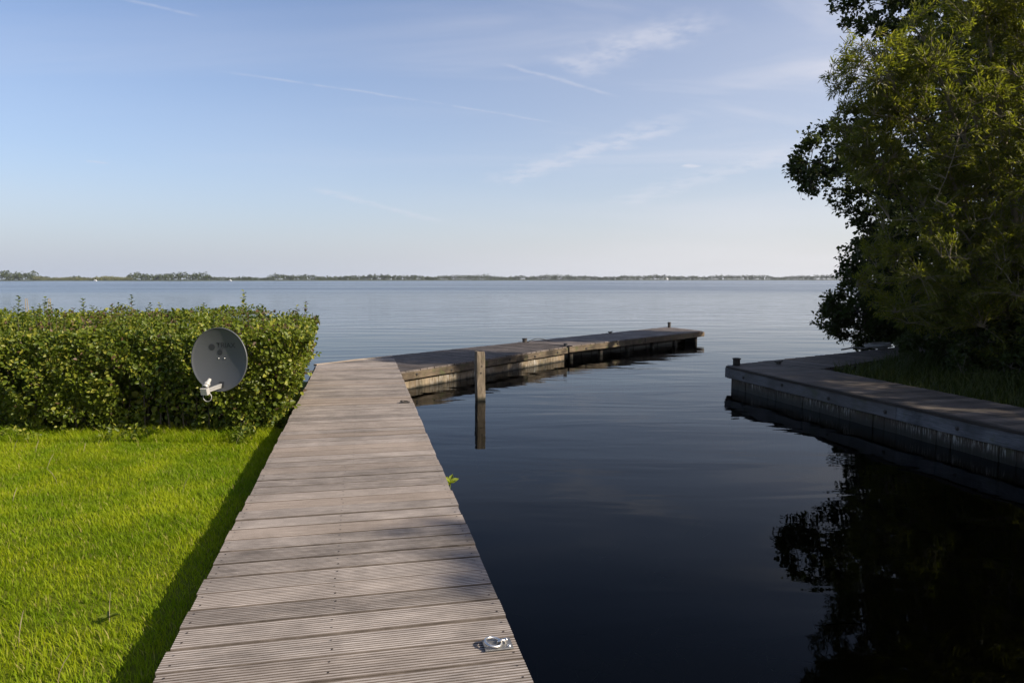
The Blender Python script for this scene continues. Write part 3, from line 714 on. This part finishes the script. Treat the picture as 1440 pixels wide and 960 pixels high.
# ------------------------------------------------------------------ hedge
def hedge():
    g = np.random.default_rng(21); X0, YF, YB, ZT, ZB = -10.5, 7.58, 11.15, 1.27, .08
    def xr(y, z): return -2.40 - .2148 * (y - 7.72) + .30 * (z - .75) - .05
    parts = []
    def surf(kind, n):
        a, b_ = g.random(n), g.random(n)
        if kind == 'front':
            z = ZB + (ZT - ZB) * a; x = X0 + (xr(YF, z) - X0) * b_; p = np.stack([x, np.full(n, YF), z], 1); nr = np.tile([[0, -1.0, .15]], (n, 1))
            p[:, 1] += .24 * np.clip((.85 - z) / .85, 0, 1) ** 1.3
        elif kind == 'top':
            y = YF + (YB - YF) * a ** 1.2; x = X0 + (xr(y, ZT) - X0) * b_; p = np.stack([x, y, np.full(n, ZT)], 1); p[:, 2] += .03 * (y - YF) / 3; nr = np.tile([[0, -.25, 1.0]], (n, 1))
        else:
            y = YF + (YB - YF) * a; z = ZB + (ZT - ZB) * b_; p = np.stack([xr(y, z), y, z], 1); nr = np.tile([[1.0, -.1, .1]], (n, 1))
        return p, nr
    P, Nn = [], []
    for kind, n in (('front', 50000), ('top', 36000), ('side', 19000)):
        p, nr = surf(kind, n); P.append(p); Nn.append(nr)
    P = np.concatenate(P); Nn = unit(np.concatenate(Nn)); n = len(P)
    bump = .09 * nz3(P, 2.6, 1.0) + .075 * nz3(P, 6.5, 4.0) + .045 * nz3(P, 13.0, 2.0)
    bump += .05 * nz3(P * np.array([1, 1, .3]), 1.1, 6.0); rc = np.clip((P[:, 0] - (xr(P[:, 1], P[:, 2]) - .45)) / .45, 0, 1); P[:, 1] += np.where(P[:, 1] < YF + .3, .22 * rc ** 2, 0); P[:, 2] -= np.where(P[:, 2] > ZT - .05, .07 * rc ** 2, 0)
    dep = np.minimum(g.exponential(.075, n), .35)
    # round the long upper edge and the corner
    er = np.clip(1 - np.abs(P[:, 2] - ZT) / .22, 0, 1) * np.clip(1 - np.abs(P[:, 1] - YF) / .22, 0, 1)
    P = P + Nn * (bump - dep)[:, None]; P[:, 2] -= er * .05; P[:, 1] += er * .05
    # a hollow behind and left of the dish stays thin
    hol = np.exp(-(((P[:, 0] + 3.75) / .55) ** 2 + ((P[:, 2] - .42) / .30) ** 2)); keep = ~((P[:, 1] < 8.0) & (hol > .35) & (g.random(n) < .72))
    # leaves that would push through the dish bowl go
    inb = (np.abs(P[:, 0] + 3.06) < .42) & (np.abs(P[:, 2] - .99) < .40) & (P[:, 1] < 7.58); keep &= ~inb
    low = (P[:, 2] < .30) & (g.random(n) < .35) & (P[:, 1] < 8.2); keep &= ~low
    thin = (nz3(P, 4.4, 9.0) + .5 * nz3(P, 9.0, 3.0) < -.16) & (P[:, 1] < 8.1) & (P[:, 2] < 1.12) & (g.random(n) < .82); keep &= ~thin
    P, Nn = P[keep], Nn[keep]; n = len(P)
    A_ = unit(g.normal(size=(n, 3)) * .8 + Nn * .55 + np.array([0, 0, .05])); N = unit(Nn * .9 + g.normal(size=(n, 3)) * .75 + np.array([.12, -.1, .25]))
    L = .027 + .036 * g.random(n) ** 1.6; big = np.exp(-(((P[:, 0] + 2.75) / .5) ** 2 + ((P[:, 2] - .45) / .35) ** 2)); L *= 1 + .35 * big * (g.random(n) < .5)
    # upright shoots above the top and a few past the corner
    sp, sa, sn, sl = [], [], [], []; stems = MB()
    shoots = [(-5.75, 8.3, .17), (-5.55, 8.6, .16), (-4.95, 8.3, .15), (-4.6, 8.6, .17), (-4.5, 8.2, .12), (-3.05, 8.1, .20), (-2.85, 8.2, .12), (-2.40, 8.6, .10), (-6.4, 8.6, .10), (-3.9, 8.9, .09), (-5.2, 9.3, .10)] + [(g.uniform(-8, -2.6), g.uniform(7.8, 10.8), g.uniform(.04, .10)) for _ in range(70)]
    for x, y, h in shoots:
        x = min(x, xr(y, ZT) - .16)
        tip = np.array([x + g.normal() * .03, y + g.normal() * .03, ZT + .03 + h * 1.9]); base = np.array([x, y, ZT - .08]); stems.tube([base, (base + tip) / 2 + g.normal(size=3) * .008, tip], [.003, .0025, .0015], 4)
        for k in range(int(6 + h * 60)):
            q = .35 + .65 * (k + 1) / (6 + h * 60); a = k * 2.4; sp.append(base + (tip - base) * q); sa.append([math.cos(a), math.sin(a), .55]); sn.append([-.4 * math.cos(a), -.4 * math.sin(a), 1]); sl.append(.060 * (1.15 - .4 * q))
    for y, z in ((8.6, .42), (8.9, .62), (9.4, .78), (10.1, .72), (8.3, .30), (8.1, .2), (9.8, .5)):
        b0 = np.array([xr(y, z) - .05, y, z]); tip = b0 + np.array([.24 + .06 * g.random(), -.04, .05]); stems.tube([b0, tip], [.003, .0015], 4)
        for k in range(9):
            q = .3 + .7 * k / 8; a = k * 2.4; sp.append(b0 + (tip - b0) * q); sa.append([.6, math.cos(a), math.sin(a)]); sn.append([.1, -.5, 1]); sl.append(.062)
    sp, sa, sn = np.array(sp), np.array(sa) + .2 * g.normal(size=(len(sp), 3)), np.array(sn)
    P = np.concatenate([P, sp]); A_ = np.concatenate([A_, sa]); N = np.concatenate([N, unit(sn)]); L = np.concatenate([L, np.array(sl)])
    V, F = leaf_mesh(P, A_, N, L, L * (.66 + .12 * g.random(len(L))), .18, .15)
    t = thing('hedge', 'clipped leafy green hedge behind the lawn with ragged shoots on top', 'hedge', (-6, 9.4, .1))
    o = np_mesh('foliage', V, F, [M['hedge_leaf'], M['hedge_brown']], t)
    br = ((nz3(P, 2.1, 7.0) > .5) & (g.random(len(P)) < .3)) | (g.random(len(P)) < .02); o.data.polygons.foreach_set('material_index', np.concatenate([br, br]).astype(np.int32))
    # twiggy inside: stems and a dense dark heart
    for k in range(420):
        x = g.uniform(X0, -3.25); y = g.uniform(7.85, 8.6) if k % 3 else g.uniform(8.6, 11); lx = float(np.clip(g.normal() * .12, -.2, .2))
        stems.tube([(x, y, .05), (x + lx * .4, y + g.normal() * .05, .5), (x + lx, y + .04 * g.normal() + .08, 1.05)], [.011, .008, .003], 5)
    tag(stems.build('stems', M['twig'], t), kind='stuff')
    n = 30000; C = np.stack([g.uniform(X0, -2.65, n), g.uniform(YF + .28, YB - .1, n), g.uniform(.08, ZT - .16, n)], 1); C = C[C[:, 0] < xr(C[:, 1], C[:, 2]) - .22]; n = len(C)
    V, F = leaf_mesh(C, g.normal(size=(n, 3)), g.normal(size=(n, 3)), np.full(n, .10), np.full(n, .08)); np_mesh('inner_leaves', V, F, M['hedge_leaf'], t)
    return t
hedge()
# weeds at the hedge foot
def foot_weeds():
    g = np.random.default_rng(31); n = 2600
    x = g.uniform(-7.2, -2.75, n); x = np.where(g.random(n) < .6, -3.05 + .35 * g.normal(size=n), x); P = np.stack([x, 7.52 + .10 * g.normal(size=n), .09 + .17 * g.random(n) ** 1.6], 1)
    k = (nz3(P * np.array([1, 0, 0]), 5.0, 2.0) > -.25) & (x < -2.66); P = P[k]; n = len(P)
    V, F = leaf_mesh(P, g.normal(size=(n, 3)) * .7 + [0, -.2, .5], g.normal(size=(n, 3)) * .5 + [0, -.4, .8], .035 + .03 * g.random(n), .018 + .022 * g.random(n))
    tag(np_mesh('hedge_foot_weeds', V, F, M['hedge_leaf']), 'low mixed weeds along the foot of the hedge', 'weeds', kind='stuff')
foot_weeds()
for x, dx, label in ((-8.86, .09, 'pair of dry canes above the hedge, the pair nearer the left end'), (-8.44, .05, 'pair of dry canes above the hedge, the pair nearer the satellite dish')):
    b = MB(); b.tube([(x, 13, -.6), (x + .01, 13, .7), (x + .02, 13, 1.47)], [.010, .009, .006], 7); b.tube([(x + dx + .05, 13.02, -.6), (x + dx * .7 + .03, 13.02, .7), (x + .035, 13.02, 1.47)], [.010, .009, .006], 7)
    tag(b.build('canes', M['cane']), label, 'canes', 'canes rising behind the hedge')
b = MB(); b.board((-5.05, 12.35, 1.235), (-4.25, 12.35, 1.25), .35, .05, seg=4, jit=.004)
for x in (-4.95, -4.35): b.board((x, 12.35, -.2), (x, 12.35, 1.21), .08, .08, up=(1, 0, 0))
tag(b.build('bench_plank', M['jetty_deck']), 'weathered board just showing over the hedge top behind the dish', 'plank')

# ------------------------------------------------------------------ trees
def ell_points(g, ells, n, shell=.55):
    vol = np.array([e[1][0] * e[1][1] * e[1][2] for e in ells]) ** .8; vol /= vol.sum(); idx = g.choice(len(ells), n, p=vol)
    d = unit(g.normal(size=(n, 3))); r = np.where(g.random(n) < shell, .72 + .30 * g.random(n), g.random(n) ** .45)
    C = np.array([e[0] for e in ells])[idx]; Rr = np.array([e[1] for e in ells])[idx]; return C + d * r[:, None] * Rr
def bez(a, c, b, n): 
    q = np.linspace(0, 1, n)[:, None]; return (1 - q) ** 2 * a + 2 * q * (1 - q) * c + q * q * b
def tree(name, label, cat, base, stems, ells, ncl, nleaf, leafL, leafW, leafm, barkm, seed, group=None, twig_len=.75, gapf=1.6, gap=-.25, spread=.055, axis_mix=.5, zmin=.3, drop=0.0):
    """stems: control points from base; crown filled with leafy twigs that spring from the nearest limb"""
    g = np.random.default_rng(seed); t = thing(name, label, cat, base, group); b = MB(); nodes = []; nrad = []
    for s in stems:
        pts = np.array(s[0], dtype=float); r0 = s[1]; n = 14; q = np.linspace(0, 1, len(pts)); qq = np.linspace(0, 1, n)
        pl = np.stack([np.interp(qq, q, pts[:, k]) for k in range(3)], 1)
        for _ in range(3): pl[1:-1] = (pl[:-2] + 2 * pl[1:-1] + pl[2:]) / 4
        pl[1:] += g.normal(size=(n - 1, 3)) * .035 * np.linspace(.3, 1, n - 1)[:, None]
        rad = r0 * (1 - .85 * qq) + .006; b.tube(pl, list(rad), 8); nodes.append(pl[2:]); nrad.append(rad[2:])
    nodes = np.concatenate(nodes); nrad = np.concatenate(nrad)
    # limbs: from the stems toward crown points, several per ellipsoid
    lim = ell_points(g, ells, max(30, ncl // 14), .3); lim = lim[lim[:, 2] > zmin]
    newn, newr = [], []
    for c in lim:
        dd = np.linalg.norm(nodes - c, axis=1) + 1.6 * np.maximum(0, nodes[:, 2] - c[2] + .2); j = int(np.argmin(dd)); a = nodes[j]
        if np.linalg.norm(c - a) < .25: continue
        pl = bez(a, a + (c - a) * .5 + np.array([0, 0, .09 * np.linalg.norm(c - a)]) + g.normal(size=3) * .04, c, 7); pl[1:-1] += g.normal(size=(5, 3)) * .009
        r0 = min(nrad[j] * .6, .012 + .012 * np.linalg.norm(c - a)); b.tube(pl, list(np.linspace(r0, .005, 7)), 6, caps=False); newn.append(pl[1:]); newr.append(np.linspace(r0, .005, 7)[1:])
    nodes = np.concatenate([nodes] + newn); nrad = np.concatenate([nrad] + newr)
    cl = ell_points(g, ells, ncl); gn = nz3(cl, gapf, seed * .37) + .5 * nz3(cl, gapf * 2.3, seed * .9); cl = cl[(gn > gap) & (cl[:, 2] > zmin)]
    LP, LA, LN = [], [], []
    for c in cl:
        dd = np.linalg.norm(nodes - c, axis=1) + .8 * np.maximum(0, nodes[:, 2] - c[2]); j = int(np.argmin(dd)); a = nodes[j]; v = c - a; L = np.linalg.norm(v)
        if L > twig_len * 1.6: a = c - v / L * twig_len * 1.6; v = c - a; L = np.linalg.norm(v)
        if L < .12: a = c - unit(g.normal(size=3) + [0, 0, .4]) * .3; v = c - a
        pl = bez(a, a + v * .5 + np.array([0, 0, .12]) * L, c + np.array([0, 0, -drop]), 5); b.tube(pl, [.0055, .0045, .0038, .003, .0018], 4, caps=False)
        k = int(nleaf * g.uniform(.6, 1.4)); q = .25 + .75 * g.random(k) ** .8; f = q * 4; i0 = np.minimum(f.astype(int), 3); fr = (f - i0)[:, None]
        p = pl[i0] * (1 - fr) + pl[i0 + 1] * fr; ax = unit(pl[i0 + 1] - pl[i0]); sd_ = unit(np.cross(ax, g.normal(size=(k, 3))))
        LP.append(p + sd_ * spread * g.random((k, 1)) + g.normal(size=(k, 3)) * spread * .4); LA.append(ax * axis_mix + sd_ * .8 + g.normal(size=(k, 3)) * .25); LN.append(g.normal(size=(k, 3)) * .7 + np.array([.1, -.15, .9]))
    P, A_, N = np.concatenate(LP), np.concatenate(LA), unit(np.concatenate(LN)); n = len(P); L = leafL * (.65 + .7 * g.random(n))
    V, F = leaf_mesh(P, A_, N, L, L * leafW / leafL * (.8 + .4 * g.random(n)), .15, .12)
    b.build('trunk', barkm, t, True); np_mesh('crown', V, F, leafm, t); return t

# the willow in front, its stems leaning out over the dock
W0 = (8.3, 11.4, .25)
wst = []
for ex_, ey_, ez_, r in ((5.3, 10.6, 4.9, .035), (5.9, 10.9, 5.6, .045), (6.6, 10.7, 6.3, .05), (7.2, 11.2, 6.9, .05), (7.9, 10.9, 7.0, .05), (5.5, 11.4, 3.7, .032), (6.1, 10.4, 3.0, .03), (6.2, 11.8, 2.0, .028), (7.3, 10.1, 2.4, .026), (6.7, 11.1, 5.0, .038), (7.5, 10.5, 5.0, .04)):
    dx, dy, dz = ex_ - W0[0], ey_ - W0[1], ez_ - W0[2]
    wst.append(([W0, (W0[0] + dx * .30, W0[1] + dy * .30 - .05, W0[2] + dz * .42), (W0[0] + dx * .66, W0[1] + dy * .66, W0[2] + dz * .76), (ex_, ey_, ez_)], r))
tree('willow', 'big sunlit yellow green willow leaning over the right hand dock', 'tree', W0, wst,
     [((5.3, 10.8, 4.8), (.65, .8, .6)), ((5.35, 11.1, 4.15), (.5, .6, .5)), ((6.8, 10.9, 4.6), (1.45, 1.2, 1.55)), ((5.75, 11.0, 3.65), (.65, .8, .75)), ((7.9, 10.9, 3.6), (1.5, 1.2, 1.9)), ((6.45, 11.0, 2.0), (1.1, 1.0, 1.15)), ((7.5, 10.9, 1.5), (1.2, 1.1, 1.0)), ((7.6, 11.0, 6.1), (1.1, 1.1, .8))],
     4700, 32, .068, .0165, M['willow_leaf'], M['willow_bark'], 5, gap=-.40, spread=.04, axis_mix=.9, zmin=.55)
# the alder behind it, broad leaved and dark against the sky
A0 = (9.9, 16.6, .25)
ast = [([A0, (9.8, 16.4, 3), (9.6, 16.3, 6), (9.4, 16.2, 9.4)], .14), ([(9.85, 16.4, 2.4), (8.8, 16.2, 3.6), (7.6, 16.0, 4.4), (6.5, 15.9, 4.4)], .06), ([(9.75, 16.4, 4.2), (8.9, 16.1, 6.0), (8.1, 16, 7.6)], .055), ([A0, (9.2, 16.1, 1.0), (8.4, 15.9, 1.9), (7.9, 15.9, 2.7)], .05), ([(9.7, 16.4, 5.0), (10.8, 16.4, 7), (11.6, 16.4, 8.8)], .06), ([A0, (9.0, 16.2, .7), (8.1, 16.3, 1.0), (7.5, 16.5, 1.1)], .03)]
tree('alder', 'tall dark broad leaved alder rising behind the willow against the sky', 'tree', A0, ast,
     [((8.15, 16, 7.85), (1.2, 1.2, .8)), ((7.05, 15.9, 4.3), (1.05, 1.1, .95)), ((7.9, 15.9, 5.1), (.8, .9, .7)), ((8.5, 16.0, 3.6), (1.1, 1.2, 1.1)), ((8.75, 16.1, 1.9), (1.2, 1.2, 1.5)), ((7.75, 16.4, 1.1), (.7, .7, .75)), ((8.05, 16.3, 1.6), (.85, .8, 1.2)), ((7.4, 16.5, .75), (.5, .5, .5)), ((8.3, 16.6, .9), (.9, .7, .7)), ((10.2, 16.5, 5.0), (2.0, 1.8, 3.0)), ((10.8, 16.4, 8.6), (2.2, 1.8, 1.4)), ((11.6, 16.4, 4.0), (2.0, 1.8, 2.8)), ((9.6, 15.9, 6.4), (1.3, 1.3, 1.0))],
     4600, 26, .08, .062, M['alder_leaf'], M['bark'], 9, gap=-.48, spread=.07, zmin=.35)
# undergrowth behind the willow
tree('thicket_bush', 'dense dark bush filling the shade under the willow and alder', 'bush', (9.4, 13.6, .25),
     [([(9.4, 13.6, .25), (8.9 + .4 * k, 13.4 + .2 * (k % 3), 1.3), (8.0 + .8 * k, 13.3, 2.4 + .3 * (k % 2))], .03) for k in range(5)],
     [((8.0, 12.5, .75), (1.1, .75, .65)), ((7.55, 10.9, .7), (.85, 1.0, .6)), ((9.0, 11.5, .8), (1.3, 1.2, .8)), ((8.0, 9.2, .75), (.9, .9, .6)), ((8.7, 13.9, 1.35), (1.1, .7, 1.15)), ((10.1, 13.8, 1.9), (1.5, 1.0, 1.7)), ((11.6, 14.5, 2.4), (1.6, 1.3, 2.2)), ((9.2, 12.3, 1.0), (1.0, .8, .85)), ((10.2, 12.4, 2.6), (1.3, 1.0, 1.4))],
     4400, 26, .075, .045, M['alder_leaf'], M['bark'], 13, gap=-.8, spread=.07, zmin=.3)
# the row of trees on the same bank that shades the dock
row = [((12.6, 9.0), 6.8, 'second'), ((13.0, 6.4), 7.6, 'third'), ((12.2, 3.5), 7.6, 'fourth'), ((12.9, -.35), 9.15, 'fifth'), ((16.5, 11.5), 8.4, 'behind'), ((14.6, 2.0), 7.4, 'x')]
for k, ((x, y), h, _) in enumerate(row):
    tree('bank_tree', ['round bushy tree on the right bank next to the willow', 'taller bushy tree on the right bank beyond the willow', 'low wide tree on the right bank beside the dock', 'tallest slim tree on the right bank level with the camera', 'leafy tree standing at the back of the right bank', 'bushy tree between the low wide tree and the tallest slim tree'][k], 'tree', (x, y, .2),
         [([(x, y, .2), (x + .1, y, h * .4), (x - .1, y + .1, h * .92)], .11), ([(x, y, 1), (x - .9, y - .3, h * .5), (x - 1.3, y - .6, h * .7)], .05), ([(x, y, 1), (x + .9, y + .6, h * .5), (x + 1.2, y + .9, h * .7)], .05)],
         [((x, y, h * .72), (1.5, 1.6, h * .25)), ((x - .5, y + .9, h * .42), (1.3, 1.4, h * .30)), ((x + .3, y - .9, h * .42), (1.4, 1.4, h * .30)), ((x, y, h * .22), (1.5, 1.9, h * .2))],
         1300, 24, .10, .075, M['alder_leaf'], M['bark'], 40 + k, 'trees along the right bank', gap=-.75, spread=.09, zmin=.3)
tree('waterside_bush', 'small dark bush hanging over the water behind the dock arm', 'bush', (8.6, 16.9, .1),
     [([(8.6, 16.9, .1), (8.3, 16.8, .8), (7.9 + .3 * k, 16.7, 1.3 + .4 * k)], .02) for k in range(4)],
     [((8.35, 16.7, .85), (.85, .55, .75)), ((7.6, 16.75, .85), (.5, .4, .45)), ((8.7, 16.6, 2.0), (.9, .7, .9)), ((9.4, 16.8, 1.0), (.8, .6, .9))],
     900, 26, .07, .04, M['alder_leaf'], M['bark'], 17, gap=-.7, spread=.06, zmin=.12)
# rank grass and weeds inside the dock corner
def bank_grass():
    g = np.random.default_rng(51); n = 26000; x = g.uniform(5.0, 10.5, n); y = g.uniform(6.0, 15.0, n)
    k = (x > 5.09 + .05 + (11.55 - y) * .19 + .02) & (y < 11.55 + (x - 5.05) * .80 - .12); x, y = x[k], y[k]; n = len(x); P = np.stack([x, y, np.full(n, .25)], 1)
    h = (.10 + .22 * g.random(n)) * (1 + .5 * nz3(P, 2.0, 1.0)); az = g.random(n) * 6.283; d = np.stack([np.cos(az), np.sin(az), 0 * az], 1); wv = np.stack([-np.sin(az), np.cos(az), 0 * az], 1); ww = wv * (.004 + .003 * g.random(n))[:, None]
    ln = (h * (.2 + .8 * g.random(n)))[:, None]; up = np.array([0, 0, 1.0]); hh = h[:, None]; mid = P + d * ln * .3 + up * hh * .6; tip = P + d * ln + up * hh
    V = np.stack([P - ww, P + ww, mid + ww * .8, mid - ww * .8, tip], 1).reshape(-1, 3); i = np.arange(n)[:, None] * 5; F = np.concatenate([i + [[0, 1, 2]], i + [[0, 2, 3]], i + [[3, 2, 4]]], 0)
    tag(np_mesh('bank_grass', V, F, M['bank_grass']), 'long shaded grass and weeds inside the corner of the right hand dock', 'grass', kind='stuff')
bank_grass()
def water_weed():
    g = random.Random(61); b = MB()
    for cx, cy, n, sp in ((.82, 3.35, 26, .35), (.55, 3.05, 16, .25), (1.25, 3.6, 14, .35), (.95, 4.6, 14, .4), (2.0, 3.3, 18, .5), (3.2, 4.6, 10, .6)):
        for k in range(n):
            x, y = cx + g.gauss(0, sp), cy + g.gauss(0, sp * .6); a = g.uniform(0, 6.3); l = g.uniform(.1, .35); z = -g.uniform(.015, .08); bend = g.uniform(-.12, .12)
            pts = [(x + l * q * math.cos(a + bend * 6 * q), y + l * q * math.sin(a + bend * 6 * q), z - .05 * (1 - q)) for q in (0, .25, .5, .75, 1)]
            b.tube(pts, [.003, .003, .0028, .0022, .001], 4)
    tag(b.build('water_weed', M['bank_leaf']), 'thin strands of weed just under the dark water in the foreground', 'weed', kind='stuff')
water_weed()

# ------------------------------------------------------------------ far shore
def shore_D(x): return 730 + (1180 - 730) * min(1, max(0, (x - 250) / 800))
def far_pt(x, D): return ((x - 720) / 1005 * D, D)
def far_shore():
    b = MB(); xs = list(range(-700, 2400, 30))
    fr = [far_pt(x, shore_D(x)) for x in xs]; bk = [far_pt(x, shore_D(x) + 900) for x in xs]
    rows = [[(p[0], p[1], -.3) for p in fr], [(p[0], p[1] + 1.5, .35) for p in fr], [(p[0], p[1] + 30, .8) for p in fr], [(p[0], p[1], 1.0) for p in bk]]
    b.grid(rows, [[(0, 0)] * len(xs) for _ in rows]); tag(b.build('far_shore', M['far_bank']), kind='structure')
far_shore()
def wood_mass(name, label, x0, x1, hfun, m_, seed, dens=1.0, setback=6, cs=1.0):
    g = np.random.default_rng(seed); Ps, Ls = [], []; x = x0
    while x < x1:
        D = shore_D(x) + setback + g.uniform(0, 45); h = hfun(x) * D / 1005 * g.uniform(.72, 1.12); wd = h * g.uniform(.45, .75) * (1.0 if h > 4 else 1.6); X, Y = far_pt(x, D); n = 110
        d = unit(g.normal(size=(n, 3))) * (g.random((n, 1)) ** .4); sh = np.where(d[:, 2] > 0, 1 - .45 * d[:, 2], 1.0)
        Ps.append(np.array([X, Y, .5 + h * .52]) + d * np.array([wd, wd, h * .5]) * np.stack([sh, sh, np.ones(n)], 1)); Ls.append(np.full(n, .30 * cs * math.sqrt(h) * .9)); x += wd / D * 1005 * g.uniform(.7, 1.3) / dens
    P = np.concatenate(Ps); L = np.concatenate(Ls) * (.6 + .8 * g.random(len(P))); n = len(P)
    V, F = leaf_mesh(P, g.normal(size=(n, 3)), g.normal(size=(n, 3)) + [0, -.3, .5], L * 1.5, L * 1.5); tag(np_mesh(name, V, F, m_), label, 'wood', kind='stuff')
wob = lambda x: 1 + .18 * math.sin(x * .05) + .12 * math.sin(x * .13 + 1)
wood_mass('far_wood', 'tall far wood at the left end of the distant shore', -80, 52, lambda x: 11.8 * wob(x), M['far_leaf'], 71, 1.4)
wood_mass('far_wood', 'compact far wood standing taller than the shore trees above the dish', 183, 290, lambda x: 10.6 * wob(x), M['far_leaf'], 72, 1.4)
wood_mass('far_wood', 'long low line of trees along the distant shore across the lake', 288, 1560, lambda x: (5.2 if x < 380 else 7.2 if x < 620 else 6.4) * wob(x), M['far_leaf'], 73, 1.25, 12)
wood_mass('far_wood', 'pale low scrub on the distant shore between the two taller woods', 48, 186, lambda x: (5.0 if x < 122 else 4.6) * wob(x), M['far_reed'], 74, 1.5)
wood_mass('far_wood', 'thin dark trees rising behind the pale scrub on the distant shore', 56, 186, lambda x: 6.0 * (.5 + .5 * abs(math.sin(x * .07))), M['far_leaf'], 75, .6, 40)

def sailboat():
    X, Y = far_pt(937, 1000); X += 0; t = thing('sailboat', 'tiny white sailboat far out on the lake near the shore', 'sailboat', (X, Y, 0))
    b = MB(); rows = []
    for q, wd, z in ((-2.6, .1, .75), (-1.8, .8, .7), (0, 1.0, .65), (2.2, .8, .65)): rows.append([(X + q, Y - wd, z), (X + q, Y - wd * .6, -.05), (X + q, Y + wd * .6, -.05), (X + q, Y + wd, z)])
    b.grid(rows, [[(0, 0)] * 4 for _ in rows], 0, True); b.cap([12, 13, 14, 15]); b.build('hull', M['white'], t)
    b = MB(); b.tube([(X - .4, Y, .5), (X - .4, Y, 5.2)], .06, 6); b.build('mast', M['grey_metal'], t)
    b = MB(); s1 = [(X - .3, Y, 1.2), (X + 2.1, Y + .3, 1.2), (X - .3, Y, 5.0)]; b.face(s1); b.face([(x, y + .02, z) for x, y, z in s1][::-1]); b.build('sail', M['white'], t)
sailboat()
for x, D, label in ((136, 700, 'white motor boat on the far shore left of the compact wood'), (325, 700, 'white motor boat on the far shore just right of the compact wood')):
    X, Y = far_pt(x, D); t = thing('motor_boat', label, 'boat', (X, Y, 0), 'white boats along the far shore')
    b = MB(); rows = [[(X + .6 * q, Y - wd, z), (X + .6 * q, Y - wd * .6, -.05), (X + .6 * q, Y + wd * .6, -.05), (X + .6 * q, Y + wd, z)] for q, wd, z in ((-2.8, .1, .7), (-1.8, .8, .6), (0, 1.0, .55), (2.4, .9, .55))]
    b.grid(rows, [[(0, 0)] * 4 for _ in rows], 0, True); b.cap([12, 13, 14, 15]); b.build('hull', M['white'], t)
    b = MB(); b.board((X - .5, Y, .85), (X + .8, Y, .85), 1.2, .6, ch=.12); b.build('cabin', M['white'], t)

# ------------------------------------------------------------------ air
b = MB(); x0, x1, y0, y1, z0, z1 = -FARX - 20, FARX + 20, FARY0 - 20, FARY1 + 20, -2.4, 14.0
c8 = [(x, y, z) for z in (z0, z1) for x, y in ((x0, y0), (x1, y0), (x1, y1), (x0, y1))]
for f in ((0, 3, 2, 1), (4, 5, 6, 7), (0, 1, 5, 4), (1, 2, 6, 5), (2, 3, 7, 6), (3, 0, 4, 7)): b.face([c8[i] for i in f])
mz, tz = mat('haze_air'); pvn = tz.n('ShaderNodeVolumePrincipled'); pvn.inputs['Color'].default_value = (.86, .90, 1, 1); pvn.inputs['Density'].default_value = .00012; pvn.inputs['Anisotropy'].default_value = .2
on = tz.n('ShaderNodeOutputMaterial'); tz.put(on.inputs['Volume'], pvn.outputs[0])
hz_ = b.build('haze', mz); bm = bmesh.new(); bm.from_mesh(hz_.data); bmesh.ops.remove_doubles(bm, verts=bm.verts, dist=.01); bmesh.ops.recalc_face_normals(bm, faces=bm.faces); bm.to_mesh(hz_.data); bm.free(); tag(hz_, 'thin pale haze over the lake', 'haze', kind='stuff')
